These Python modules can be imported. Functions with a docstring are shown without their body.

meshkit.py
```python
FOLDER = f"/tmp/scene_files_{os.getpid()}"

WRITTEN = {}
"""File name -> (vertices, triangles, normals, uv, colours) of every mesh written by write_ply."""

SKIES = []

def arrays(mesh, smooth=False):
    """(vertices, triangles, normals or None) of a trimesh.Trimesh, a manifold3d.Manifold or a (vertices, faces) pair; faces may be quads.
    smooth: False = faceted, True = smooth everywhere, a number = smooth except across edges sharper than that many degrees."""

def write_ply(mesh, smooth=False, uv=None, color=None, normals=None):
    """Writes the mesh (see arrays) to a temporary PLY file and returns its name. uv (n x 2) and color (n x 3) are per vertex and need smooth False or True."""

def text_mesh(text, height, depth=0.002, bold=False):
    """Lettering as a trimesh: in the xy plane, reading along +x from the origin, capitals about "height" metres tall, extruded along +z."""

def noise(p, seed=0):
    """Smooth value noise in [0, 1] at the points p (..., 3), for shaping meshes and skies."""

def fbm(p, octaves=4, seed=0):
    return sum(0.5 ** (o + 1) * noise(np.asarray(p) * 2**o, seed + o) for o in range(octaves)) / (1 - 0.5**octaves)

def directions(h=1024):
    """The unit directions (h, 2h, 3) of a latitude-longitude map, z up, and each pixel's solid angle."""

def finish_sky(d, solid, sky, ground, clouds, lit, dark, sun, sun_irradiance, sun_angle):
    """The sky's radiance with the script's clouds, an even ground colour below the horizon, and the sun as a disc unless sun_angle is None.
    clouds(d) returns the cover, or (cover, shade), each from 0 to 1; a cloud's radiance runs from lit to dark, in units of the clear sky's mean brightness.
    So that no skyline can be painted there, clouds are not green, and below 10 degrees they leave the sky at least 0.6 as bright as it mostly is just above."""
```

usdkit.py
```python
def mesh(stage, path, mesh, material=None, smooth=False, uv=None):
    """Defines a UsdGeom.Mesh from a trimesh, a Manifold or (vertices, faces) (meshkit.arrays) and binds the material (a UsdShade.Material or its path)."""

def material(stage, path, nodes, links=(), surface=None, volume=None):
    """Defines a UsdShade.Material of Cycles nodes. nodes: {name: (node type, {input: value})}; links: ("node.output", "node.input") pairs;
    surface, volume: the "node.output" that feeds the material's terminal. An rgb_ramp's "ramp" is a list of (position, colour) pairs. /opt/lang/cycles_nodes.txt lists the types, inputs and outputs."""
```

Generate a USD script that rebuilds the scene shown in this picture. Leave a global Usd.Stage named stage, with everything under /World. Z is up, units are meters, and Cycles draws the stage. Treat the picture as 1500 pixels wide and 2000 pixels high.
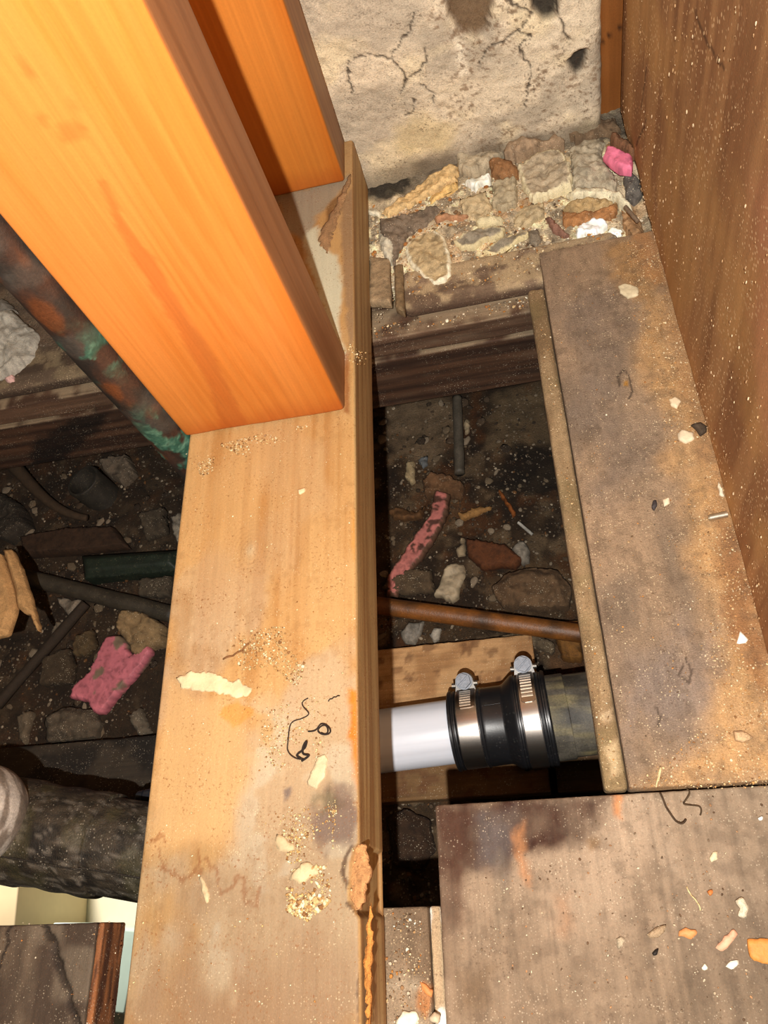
import math, random
import numpy as np, trimesh, shapely
from shapely.geometry import Polygon, LineString, Point
from scipy.spatial import Delaunay
import usdkit, meshkit
from meshkit import fbm, noise
from pxr import Usd, UsdGeom, UsdLux, UsdShade, Gf, Sdf, Vt

random.seed(7); np.random.seed(7)
stage = Usd.Stage.CreateInMemory()
UsdGeom.SetStageUpAxis(stage, 'Z'); UsdGeom.SetStageMetersPerUnit(stage, 1.0)
world = UsdGeom.Xform.Define(stage, '/World')
stage.SetDefaultPrim(world.GetPrim())

# ---------------------------------------------------------------- camera
# solved from the photo's vanishing points (frame 1500 x 2000, focal length 1500 px)
F = 1500.0
RC = np.array([[0.9713490, -0.0253255, -0.2363043], [-0.1341881, -0.8790905, -0.4573767], [-0.1961496, 0.4759816, -0.8573021]])
u_, s_, v_ = np.linalg.svd(RC); RC = u_ @ v_
EYE = np.array([0.08727678, -0.22778752, 0.30185235])
cam = UsdGeom.Camera.Define(stage, '/World/camera')
M4 = np.eye(4); M4[0, :3], M4[1, :3], M4[2, :3], M4[3, :3] = RC[0], -RC[1], -RC[2], EYE
cam.AddTransformOp().Set(Gf.Matrix4d(*M4.ravel().tolist()))
cam.CreateFocalLengthAttr(26.0); cam.CreateHorizontalApertureAttr(26.0); cam.CreateVerticalApertureAttr(26.0 * 4 / 3)
cam.CreateClippingRangeAttr(Gf.Vec2f(0.02, 100)); cam.CreateExposureAttr(0.0)

# ---------------------------------------------------------------- light: the hand-held lamp beside the lens, and the lit room below
def sphere_light(name, pos, radius, intensity, color=(1, 1, 1)):
    l = UsdLux.SphereLight.Define(stage, '/World/' + name)
    l.CreateRadiusAttr(radius); l.CreateIntensityAttr(intensity); l.CreateColorAttr(Gf.Vec3f(*color))
    l.AddTranslateOp().Set(Gf.Vec3d(*map(float, pos)))
    return l
LAMP = EYE - RC[2] * 0.12 + RC[0] * (-0.0265) + RC[1] * 0.019
sphere_light('torch_light', LAMP, 0.0035, 36000.0, (1.0, 0.965, 0.91))
sphere_light('room_light', (-1.15, 0.35, -0.85), 0.06, 300.0, (1.0, 0.93, 0.82))
dome = UsdLux.DomeLight.Define(stage, '/World/ambient_light')
dome.CreateIntensityAttr(0.012); dome.CreateColorAttr(Gf.Vec3f(1.0, 0.85, 0.7))

# ---------------------------------------------------------------- measuring: a photo pixel to a point of a known plane
def ray(px, py): return RC.T @ np.array([(px - 750) / F, (py - 1000) / F, 1.0])
def at(px, py, z):
    d = ray(px, py); return EYE + d * (z - EYE[2]) / d[2]
def aty(px, py, y):
    d = ray(px, py); return EYE + d * (y - EYE[1]) / d[1]
def atx(px, py, x):
    d = ray(px, py); return EYE + d * (x - EYE[0]) / d[0]
def lin(c):
    c = np.asarray(c, float) / 255.0
    return np.where(c < 0.04045, c / 12.92, ((c + 0.055) / 1.055) ** 2.4)
def sstep(a, b, x):
    t = np.clip((x - a) / (b - a), 0, 1); return t * t * (3 - 2 * t)
def mixc(c, d, m):
    m = np.asarray(m)[..., None]; return c * (1 - m) + np.asarray(d) * m

# ---------------------------------------------------------------- materials: vertex colour x grain x speckle
LOOKS = '/World/Looks'
def gmat(name, rough=0.8, grain=(300, 300, 300), amt=0.25, fine=1800, fine_amt=0.18, speck=0.0, speck_scale=900, speck_col=(240, 225, 195), bump=0.25, bdist=0.0006, spec=0.3, metallic=0.0, coat=0.0, dark=0.0, dark_scale=900, dark_col=(70, 48, 30), dark_at=0.57, speck_from=0.42):
    n = {
        'tc': ('texture_coordinate', {}),
        'col': ('attribute', {'attribute': 'col'}),
        'map': ('mapping', {'scale': grain}),
        'ng': ('noise_texture', {'scale': 1.0, 'detail': 5.0, 'roughness': 0.62}),
        'mg': ('map_range', {'from_min': 0.28, 'from_max': 0.72, 'to_min': 1 - amt, 'to_max': 1 + amt, 'clamp': True}),
        'nf': ('noise_texture', {'scale': fine, 'detail': 3.0, 'roughness': 0.7}),
        'mf': ('map_range', {'from_min': 0.25, 'from_max': 0.75, 'to_min': 1 - fine_amt, 'to_max': 1 + fine_amt, 'clamp': True}),
        'mul': ('math', {'math_type': 'multiply'}),
        'cc': ('combine_color', {}),
        'base': ('mix_color', {'blend_type': 'multiply', 'fac': 1.0, 'use_clamp': False}),
        'p': ('principled_bsdf', {'roughness': rough, 'specular_ior_level': spec, 'metallic': metallic, 'coat_weight': coat}),
        'badd': ('math', {'math_type': 'add'}),
        'b': ('bump', {'strength': bump, 'distance': bdist}),
    }
    l = [('tc.object', 'map.vector'), ('map.vector', 'ng.vector'), ('ng.fac', 'mg.value'), ('tc.object', 'nf.vector'), ('nf.fac', 'mf.value'),
         ('mg.result', 'mul.value1'), ('mf.result', 'mul.value2'), ('mul.value', 'cc.r'), ('mul.value', 'cc.g'), ('mul.value', 'cc.b'),
         ('col.color', 'base.a'), ('cc.color', 'base.b'), ('ng.fac', 'badd.value1'), ('nf.fac', 'badd.value2'), ('badd.value', 'b.height'), ('b.normal', 'p.normal')]
    out = 'base.result'
    if speck > 0:
        n |= {'vo': ('voronoi_texture', {'scale': speck_scale}), 'dv': ('math', {'math_type': 'divide'}), 'sc': ('separate_color', {}), 'vm': ('map_range', {'from_min': 0.26, 'from_max': 0.42, 'to_min': 1.0, 'to_max': 0.0, 'clamp': True}),
              'nm': ('noise_texture', {'scale': speck_scale / 9, 'detail': 2.0}), 'nmm': ('map_range', {'from_min': speck_from, 'from_max': speck_from + 0.26, 'to_min': 0.0, 'to_max': speck, 'clamp': True}),
              'sm': ('math', {'math_type': 'multiply'}), 'sx': ('mix_color', {'b': tuple(lin(speck_col))})}
        l += [('tc.object', 'vo.vector'), ('vo.color', 'sc.color'), ('vo.distance', 'dv.value1'), ('sc.r', 'dv.value2'), ('dv.value', 'vm.value'), ('tc.object', 'nm.vector'), ('nm.fac', 'nmm.value'), ('vm.result', 'sm.value1'), ('nmm.result', 'sm.value2'),
              ('sm.value', 'sx.fac'), (out, 'sx.a')]
        out = 'sx.result'
    if dark > 0:
        n |= {'kn': ('noise_texture', {'scale': dark_scale, 'detail': 4.0, 'roughness': 0.68}), 'km': ('map_range', {'from_min': dark_at, 'from_max': dark_at + 0.09, 'to_min': 0.0, 'to_max': dark, 'clamp': True}),
              'kl': ('noise_texture', {'scale': dark_scale / 11, 'detail': 3.0}), 'klm': ('map_range', {'from_min': 0.40, 'from_max': 0.62, 'to_min': 0.1, 'to_max': 1.0, 'clamp': True}),
              'kx': ('math', {'math_type': 'multiply'}), 'kc': ('mix_color', {'b': tuple(lin(dark_col))})}
        l += [('tc.object', 'kn.vector'), ('kn.fac', 'km.value'), ('tc.object', 'kl.vector'), ('kl.fac', 'klm.value'), ('km.result', 'kx.value1'), ('klm.result', 'kx.value2'), ('kx.value', 'kc.fac'), (out, 'kc.a')]
        out = 'kc.result'
    l.append((out, 'p.base_color'))
    return usdkit.material(stage, f'{LOOKS}/{name}', n, l, surface='p.BSDF')

M = dict(
    fir_z=gmat('fir_lumber_upright', 0.5, (520, 520, 8), 0.09, 900, 0.05, bump=0.12, bdist=0.0003, spec=0.3, dark=0.35, dark_scale=700, dark_col=(170, 84, 26), dark_at=0.62),
    old_y=gmat('old_wood_lengthwise', 0.8, (420, 14, 420), 0.16, 1500, 0.16, speck=0.38, speck_scale=1100, speck_col=(214, 198, 170), bump=0.4, bdist=0.0006, dark=0.6, dark_scale=700, dark_col=(70, 52, 36)),
    plate_y=gmat('plate_wood', 0.65, (420, 10, 420), 0.07, 1300, 0.10, speck=0.30, speck_scale=1100, speck_col=(222, 202, 164), bump=0.35, bdist=0.0004, dark=0.75, dark_scale=780, dark_col=(112, 66, 26), dark_at=0.565),
    old_x=gmat('old_wood_crosswise', 0.75, (14, 420, 420), 0.25, 1500, 0.16, speck=0.3, speck_scale=900, bump=0.4, bdist=0.0006),
    old_z=gmat('old_wood_upright', 0.6, (260, 260, 14), 0.13, 1200, 0.10, bump=0.25, bdist=0.0005),
    dusty=gmat('dusty_wood', 0.9, (240, 60, 240), 0.18, 1500, 0.30, speck=0.85, speck_scale=1000, speck_col=(226, 204, 164), bump=0.9, bdist=0.0010, dark=0.6, dark_scale=800, dark_col=(76, 54, 36)),
    plaster=gmat('plaster', 0.9, (160, 160, 160), 0.12, 1300, 0.20, bump=0.8, bdist=0.0008, dark=0.55, dark_scale=900, dark_col=(92, 72, 52), speck=0.5, speck_scale=900),
    concrete=gmat('concrete', 0.92, (120, 120, 120), 0.10, 1100, 0.26, bump=0.9, bdist=0.0009, dark=0.7, dark_scale=620, dark_col=(84, 64, 46), dark_at=0.56),
    dirt=gmat('dirt', 0.95, (110, 110, 110), 0.35, 900, 0.35, speck=0.6, speck_scale=420, speck_col=(150, 138, 120), bump=1.0, bdist=0.002),
    paint=gmat('flaking_paint', 0.6, (120, 120, 120), 0.06, 900, 0.08, bump=0.4, bdist=0.0006, dark=0.25, dark_scale=900, dark_col=(150, 112, 80), dark_at=0.6),
    fibre=gmat('splinter_wood', 0.8, (300, 300, 300), 0.2, 1200, 0.2, bump=0.6, bdist=0.0008, dark=0.4, dark_scale=700),
    copper=gmat('old_copper', 0.5, (90, 90, 50), 0.35, 700, 0.25, bump=0.4, bdist=0.0006, spec=0.5),
    drain=gmat('weathered_drain_pipe', 0.6, (120, 260, 260), 0.4, 1000, 0.4, speck=0.7, speck_scale=700, speck_col=(170, 160, 140), bump=0.7, bdist=0.0008, spec=0.4),
    galv=gmat('dull_galvanized_steel', 0.6, (130, 130, 130), 0.35, 900, 0.3, bump=0.4, bdist=0.0005, spec=0.4, speck=0.35, speck_scale=800, speck_col=(150, 136, 100)),
    pvc=gmat('white_pvc', 0.32, (20, 20, 20), 0.01, 500, 0.01, bump=0.02, spec=0.5),
    rubber=gmat('black_rubber', 0.36, (100, 100, 100), 0.15, 900, 0.2, bump=0.08, bdist=0.0003, spec=0.5, speck=0.3, speck_scale=500, speck_col=(80, 80, 76)),
    steel=gmat('stainless_steel', 0.32, (40, 900, 900), 0.06, 900, 0.05, bump=0.06, bdist=0.0002, metallic=1.0),
    zinc=gmat('zinc_plated_steel', 0.48, (300, 300, 300), 0.15, 900, 0.1, bump=0.25, bdist=0.0003, metallic=1.0),
    screw=gmat('screw_head', 0.62, (500, 500, 500), 0.2, 1500, 0.2, bump=0.4, bdist=0.0003, metallic=0.55),
    bark=gmat('ragged_bark', 0.9, (300, 40, 300), 0.25, 1100, 0.25, bump=0.9, bdist=0.001, dark=0.6, dark_scale=500, dark_col=(80, 48, 24)),
    room=gmat('room_paint', 0.7, (3, 3, 3), 0.04, 40, 0.03, bump=0.0),
    glaze=gmat('speckled_brown_board', 0.75, (160, 160, 22), 0.09, 1100, 0.10, speck=0.9, speck_scale=460, speck_col=(226, 190, 146), speck_from=0.36, bump=0.3, bdist=0.0005, spec=0.2, dark=0.3, dark_scale=500, dark_col=(84, 50, 28)),
)

# ---------------------------------------------------------------- prims
used = {}
def numbered(path):
    k = used.get(path, 0); used[path] = k + 1
    return path if k == 0 else f'{path}_{k:03d}'
def tag(o, label=None, cat=None, group=None, kind=None):
    p = o.GetPrim() if hasattr(o, 'GetPrim') else o
    for k, v in (('label', label), ('category', cat), ('group', group), ('kind', kind)):
        if v: p.SetCustomDataByKey(k, v)
    return o
def thing(name, label, cat, group=None, kind=None):
    return tag(UsdGeom.Xform.Define(stage, numbered('/World/' + name)), label, cat, group, kind)
def mesh(name, geo, mat, col, parent=None, smooth=True, label=None, cat=None, group=None, kind=None, gain=None):
    """geo: trimesh or (v, f); col: one sRGB colour, an array of linear colours per vertex, or a function of (points, normals)."""
    base = (str(parent.GetPath()) if parent is not None else '/World') + '/' + name
    v, f, n = meshkit.arrays(geo, smooth)
    if n is None:
        v = v[f].reshape(-1, 3); f = np.arange(len(v)).reshape(-1, 3)
        fn = np.cross(v[1::3] - v[0::3], v[2::3] - v[0::3]); fn /= np.maximum(np.linalg.norm(fn, axis=1, keepdims=True), 1e-15)
        n = np.repeat(fn, 3, axis=0)
    if callable(col): c = col(v, n)
    else:
        c = np.asarray(col, float)
        if c.ndim == 1:
            k = fbm(v * 180.0, 3, 3)[:, None]
            c = lin(c)[None, :] * (0.75 + 0.5 * k)
    if gain is not None: c = c * np.asarray(gain, float)
    m = UsdGeom.Mesh.Define(stage, numbered(base))
    m.CreatePointsAttr(Vt.Vec3fArray.FromNumpy(v.astype(np.float32)))
    m.CreateFaceVertexCountsAttr(Vt.IntArray.FromNumpy(np.full(len(f), 3, np.int32)))
    m.CreateFaceVertexIndicesAttr(Vt.IntArray.FromNumpy(f.astype(np.int32).ravel()))
    m.CreateSubdivisionSchemeAttr('none')
    m.CreateNormalsAttr(Vt.Vec3fArray.FromNumpy(n.astype(np.float32))); m.SetNormalsInterpolation('vertex')
    UsdGeom.PrimvarsAPI(m).CreatePrimvar('col', Sdf.ValueTypeNames.Color3fArray, 'vertex').Set(Vt.Vec3fArray.FromNumpy(np.clip(c, 0, 1).astype(np.float32)))
    UsdShade.MaterialBindingAPI.Apply(m.GetPrim()).Bind(M[mat])
    return tag(m, label, cat, group, kind)

# ---------------------------------------------------------------- geometry
def axis_coords(a, b, r, h, dense=None, coarse=0.02):
    """Coordinates from a to b, finer inside the interval dense, with extra rows in the rounded edge r."""
    mid = []
    x = a + r
    while x < b - r - 1e-9:
        mid.append(x)
        x += h if dense is None or dense[0] <= x <= dense[1] else coarse
    e = r * np.array([0, 0.3, 0.65])
    return np.array(sorted(set(np.round(list(a + e) + mid + list(b - r - 0 * e[:1]) + list(b - e), 7))))
def dense_box(lo, hi, r=0.002, h=0.001, hs=None, dense=None, skip=(), disp=None):
    """A box with rounded edges and a grid of vertices on every face, displaced along its normals by disp(points, normals)."""
    lo, hi = np.asarray(lo, float), np.asarray(hi, float)
    hs = hs or (h, h, h); dense = dense or (None, None, None)
    ax = [axis_coords(lo[k], hi[k], r, hs[k], dense[k]) for k in range(3)]
    V, Fs, at0 = [], [], 0
    for k in range(3):
        i, j = (k + 1) % 3, (k + 2) % 3
        A, B = np.meshgrid(ax[i], ax[j], indexing='ij')
        for side in (0, 1):
            if (k, side) in skip: continue
            P = np.zeros(A.shape + (3,)); P[..., i], P[..., j], P[..., k] = A, B, (hi if side else lo)[k]
            idx = np.arange(A.size).reshape(A.shape) + at0
            q = np.stack([idx[:-1, :-1], idx[1:, :-1], idx[1:, 1:], idx[:-1, 1:]], -1).reshape(-1, 4)
            if not side: q = q[:, ::-1]
            Fs.append(np.vstack([q[:, [0, 1, 2]], q[:, [0, 2, 3]]])); V.append(P.reshape(-1, 3)); at0 += A.size
    v, f = np.vstack(V), np.vstack(Fs)
    core = np.clip(v, lo + r, hi - r); d = v - core
    ln = np.linalg.norm(d, axis=1, keepdims=True); nr = d / np.maximum(ln, 1e-12)
    v = core + nr * r
    key = np.round(v * 1e6).astype(np.int64)
    _, first, inv = np.unique(key, axis=0, return_index=True, return_inverse=True)
    v, nr, f = v[first], nr[first], inv.ravel()[f]
    f = f[(f[:, 0] != f[:, 1]) & (f[:, 1] != f[:, 2]) & (f[:, 0] != f[:, 2])]
    if disp is not None: v = v + nr * disp(v, nr)[:, None]
    return v, f
def rough_poly(pts, jit=0.0006, step=0.0015, seed=0):
    """A polygon of the given corners with ragged edges."""
    pg = Polygon(pts)
    if not pg.is_valid: pg = pg.buffer(0)
    if pg.geom_type != 'Polygon': pg = max(pg.geoms, key=lambda g: g.area)
    ring = pg.exterior; n = max(12, int(ring.length / (step * 0.7)))
    q = np.array([ring.interpolate(i / n, normalized=True).coords[0] for i in range(n)])
    o = np.stack([fbm(np.c_[q * 620, np.full(n, seed * 3.1)], 4, seed), fbm(np.c_[q * 620, np.full(n, seed * 3.1 + 40)], 4, seed + 9)], 1) - 0.5
    g = Polygon(q + o * jit * 4)
    if not g.is_valid: g = g.buffer(0)
    return max(g.geoms, key=lambda k: k.area) if g.geom_type != 'Polygon' else g
def relief(pg, top, bottom, step=0.0015, bevel=0.0015, plunge=None):
    """A solid over the polygon pg (xy). top(x, y, distance to edge) is its height; bottom a number or function of x, y."""
    pg = pg.simplify(step * 0.25); B, E, at0 = [], [], 0
    for k, ring in enumerate([pg.exterior, *pg.interiors]):
        n = max(10, int(ring.length / step))
        b = np.array([ring.interpolate(i / n, normalized=True).coords[0] for i in range(n)])
        if ring.is_ccw == (k > 0): b = b[::-1]
        i = np.arange(n); E.append(np.c_[i, (i + 1) % n] + at0); at0 += n; B.append(b)
    b, E = np.vstack(B), np.vstack(E)
    x0, y0, x1, y1 = pg.bounds
    gx, gy = np.meshgrid(np.arange(x0, x1, step), np.arange(y0, y1, step))
    g = np.c_[gx.ravel(), gy.ravel()] + (np.random.RandomState(1).rand(gx.size, 2) - 0.5) * step * 0.5
    inner = pg.buffer(-step * 0.45)
    g = g[shapely.contains_xy(inner, g[:, 0], g[:, 1])] if not inner.is_empty else g[:0]
    P = np.vstack([b, g]); tri = Delaunay(P).simplices
    c = P[tri].mean(1); tri = tri[shapely.contains_xy(pg, c[:, 0], c[:, 1])]
    a = P[tri]; area = np.cross(a[:, 1] - a[:, 0], a[:, 2] - a[:, 0]); tri[area < 0] = tri[area < 0][:, ::-1]
    d = shapely.distance(shapely.points(P), pg.boundary)
    zt = top(P[:, 0], P[:, 1], d)
    zb = np.broadcast_to(np.asarray(bottom(P[:, 0], P[:, 1]) if callable(bottom) else bottom, float), len(P)); zt = np.broadcast_to(zt, len(P))
    zt = np.maximum(zt, zb + 1e-4)
    N = len(P); v = np.vstack([np.c_[P, zt], np.c_[P, zb]])
    i, j = E.T
    f = np.vstack([tri, tri[:, ::-1] + N, np.c_[i, i + N, j + N], np.c_[i, j + N, j]])
    return v, f
def tube(points, radii, sides=16, cap=True):
    P = np.asarray(points, float); n = len(P); radii = np.broadcast_to(radii, n)
    T = np.gradient(P, axis=0); T /= np.linalg.norm(T, axis=1, keepdims=True)
    u = np.cross(T[0], [0.3, 0.5, 0.81]); u /= np.linalg.norm(u); V = []
    a = np.arange(sides) * 2 * np.pi / sides
    for k in range(n):
        u = u - T[k] * (u @ T[k]); u /= np.linalg.norm(u); w = np.cross(T[k], u)
        V.append(P[k] + radii[k] * (np.cos(a)[:, None] * u + np.sin(a)[:, None] * w))
    v = np.vstack(V); f = []
    i = np.arange(sides); j = (i + 1) % sides
    for k in range(n - 1):
        f += [np.c_[k * sides + i, k * sides + j, (k + 1) * sides + j], np.c_[k * sides + i, (k + 1) * sides + j, (k + 1) * sides + i]]
    if cap:
        v = np.vstack([v, P[0], P[-1]]); m = n * sides
        f += [np.c_[np.full(sides, m), j, i], np.c_[np.full(sides, m + 1), (n - 1) * sides + i, (n - 1) * sides + j]]
    return v, np.vstack(f)
def spline(pts, n=40):
    from scipy.interpolate import CubicSpline
    pts = np.asarray(pts, float); t = np.r_[0, np.cumsum(np.linalg.norm(np.diff(pts, axis=0), axis=1))]
    return CubicSpline(t, pts)(np.linspace(0, t[-1], n))
def frame(axis, up=(0, 0, 1)):
    a = np.asarray(axis, float); a = a / np.linalg.norm(a)
    s = np.cross(up, a); s /= np.linalg.norm(s); return np.stack([a, s, np.cross(a, s)])   # rows: along, side, up
def lathe(origin, axis, profile, sides=72, closed=False):
    """profile: (distance along the axis, radius) pairs."""
    fr = frame(axis); a = np.arange(sides) * 2 * np.pi / sides; V = []
    for t, r in profile:
        V.append(np.asarray(origin) + fr[0] * t + r * (np.cos(a)[:, None] * fr[1] + np.sin(a)[:, None] * fr[2]))
    v = np.vstack(V); n = len(profile); f = []
    i = np.arange(sides); j = (i + 1) % sides
    for k in range(n - 1 + closed):
        q = (k + 1) % n
        f += [np.c_[k * sides + i, k * sides + j, q * sides + j], np.c_[k * sides + i, q * sides + j, q * sides + i]]
    return v, np.vstack(f)
def poly_mask(P2, corners, soft, wob=0.0, freq=300, seed=0):
    """1 inside the polygon, falling to 0 over soft; the edge is warped by noise."""
    q = np.asarray(P2, float)
    m = np.zeros(len(q))
    pg = Polygon(corners)
    if not pg.is_valid: pg = pg.buffer(0)
    x0, y0, x1, y1 = pg.bounds; w = soft + wob * 2
    near = (q[:, 0] > x0 - w) & (q[:, 0] < x1 + w) & (q[:, 1] > y0 - w) & (q[:, 1] < y1 + w)
    if not near.any(): return m
    s = q[near]
    if wob:
        k = np.c_[s * freq, np.full(len(s), seed * 1.7)]
        s = s + (np.stack([fbm(k, 4, seed), fbm(k + 31.7, 4, seed + 5)], 1) - 0.5) * wob * 3
    pt = shapely.points(s); ins = shapely.contains_xy(pg, s[:, 0], s[:, 1])
    d = shapely.distance(pt, pg.exterior) * np.where(ins, 1, -1)
    m[near] = sstep(-soft / 2, soft / 2, d)
    return m
def line_mask(P2, pts, width, wob=0.0, freq=300, seed=0):
    q = np.asarray(P2, float); ls = LineString(pts); m = np.zeros(len(q)); w = width + wob * 2
    x0, y0, x1, y1 = ls.bounds
    near = (q[:, 0] > x0 - w) & (q[:, 0] < x1 + w) & (q[:, 1] > y0 - w) & (q[:, 1] < y1 + w)
    if not near.any(): return m
    s = q[near]
    if wob:
        k = np.c_[s * freq, np.full(len(s), seed * 1.7)]
        s = s + (np.stack([fbm(k, 3, seed), fbm(k + 31.7, 3, seed + 5)], 1) - 0.5) * wob * 3
    m[near] = 1 - sstep(width * 0.35, width, shapely.distance(shapely.points(s), ls))
    return m
def zpx(pts, z): return np.array([at(x, y, z)[:2] for x, y in pts])
def ypx(pts, y): return np.array([aty(a, b, y)[[0, 2]] for a, b in pts])
def grain(P, ax, across=260.0, along=7.0, seed=0, octaves=4):
    s = np.full(3, across); s[ax] = along; return fbm(P * s, octaves, seed)
def rings(P, ax, centre, spacing=0.0045, seed=0):
    """Growth rings round a pith line along ax, wobbled: 0..1 saw of early to late wood."""
    o = [k for k in range(3) if k != ax]
    w = fbm(P * np.where(np.arange(3) == ax, 5.0, 45.0), 3, seed) - 0.5
    r = np.hypot(P[:, o[0]] - centre[0], P[:, o[1]] - centre[1]) + w * spacing * 4
    t = (r / spacing) % 1.0
    return sstep(0.15, 0.85, t) * (1 - sstep(0.9, 1.0, t))

# ================================================================ SETTING
# --- the rough plaster over masonry at the back
WY = 0.216
crk = [[(985, 0), (1040, 25), (1008, 62), (1040, 70), (1012, 90), (1040, 140), (1030, 175), (1025, 200), (1028, 215)],
       [(1008, 62), (985, 78), (950, 95), (935, 130)], [(690, 115), (715, 107), (765, 115), (790, 142), (793, 160), (780, 180)], [(682, 122), (680, 160), (690, 185)],
       [(765, 110), (775, 90), (800, 60), (812, 20)], [(793, 160), (815, 140), (835, 118), (832, 90)], [(1085, 5), (1100, 60), (1115, 75)], [(790, 230), (808, 218), (810, 195)], [(850, 205), (848, 185), (825, 165)]]
pits = [([(865, -20), (878, 30), (900, 62), (930, 74), (955, 55), (962, 10), (958, -20)], 0.006, (84, 64, 44)), ([(1035, -12), (1042, 20), (1060, 38), (1085, 32), (1092, 0), (1085, -15)], 0.006, (20, 16, 12)),
        ([(1108, 122), (1120, 106), (1148, 96), (1142, 118), (1138, 138), (1125, 148)], 0.0045, (20, 15, 12))]
crk_w = [ypx(c, WY) for c in crk]; pits_w = [(ypx(p, WY), d, c) for p, d, c in pits]
def wall_disp(v, n):
    q = v[:, [0, 2]]; front = np.clip(-n[:, 1], 0, 1)
    d = (fbm(v * 25, 4, 2) - 0.5) * 0.006 + (fbm(v * 160, 3, 5) - 0.5) * 0.0022
    for c in crk_w: d -= 0.0012 * line_mask(q, c, 0.0007, 0.0012, 420, 3)
    for i, (p, dep, _) in enumerate(pits_w): d -= dep * poly_mask(q, p, 0.004, 0.0012, 220, i)
    return d * front + 0.002 * fbm(v * 100, 3, 1) * (1 - front)
def wall_col(v, n):
    q = v[:, [0, 2]]
    c = mixc(np.tile(lin((176, 158, 134)), (len(v), 1)), lin((140, 126, 108)), 0.8 * sstep(0.40, 0.62, fbm(v * 28, 4, 11)))
    c = mixc(c, lin((186, 166, 132)), 0.6 * sstep(0.5, 0.66, fbm(v * 40, 3, 21)))
    c = mixc(c, lin((168, 144, 96)), 0.45 * poly_mask(q, ypx([(770, 250), (830, 225), (900, 245), (880, 290), (790, 300)], WY), 0.012, 0.004, 120, 4))
    c = mixc(c, lin((206, 190, 166)), 0.6 * poly_mask(q, ypx([(885, 70), (905, 80), (912, 150), (895, 150)], WY), 0.005, 0.002, 120, 5))
    sp = sstep(0.56, 0.66, fbm(v * 420, 4, 8)) * sstep(0.40, 0.56, fbm(v * 30 + 5, 3, 14)) * sstep(0.06, 0.09, v[:, 0] + 0.02 * fbm(v * 60, 2, 4))
    c = mixc(c, lin((96, 72, 50)), 0.75 * sp)
    for w in crk_w: c = mixc(c, lin((52, 40, 30)), 0.9 * line_mask(q, w, 0.0007, 0.0012, 420, 3))
    for i, (p, dep, cc) in enumerate(pits_w): c = mixc(c, lin(cc), 0.95 * poly_mask(q, p, 0.003, 0.0012, 220, i))
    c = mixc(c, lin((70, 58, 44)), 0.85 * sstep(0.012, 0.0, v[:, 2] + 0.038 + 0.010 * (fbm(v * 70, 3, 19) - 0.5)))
    return c * (0.86 + 0.28 * fbm(v * 300, 2, 30))[:, None]
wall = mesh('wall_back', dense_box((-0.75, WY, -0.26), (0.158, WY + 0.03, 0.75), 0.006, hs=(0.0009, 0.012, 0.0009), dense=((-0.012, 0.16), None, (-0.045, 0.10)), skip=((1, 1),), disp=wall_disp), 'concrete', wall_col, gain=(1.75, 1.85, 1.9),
            label='cracked grey plaster wall with dark holes behind the studs', cat='wall', kind='structure')
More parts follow.
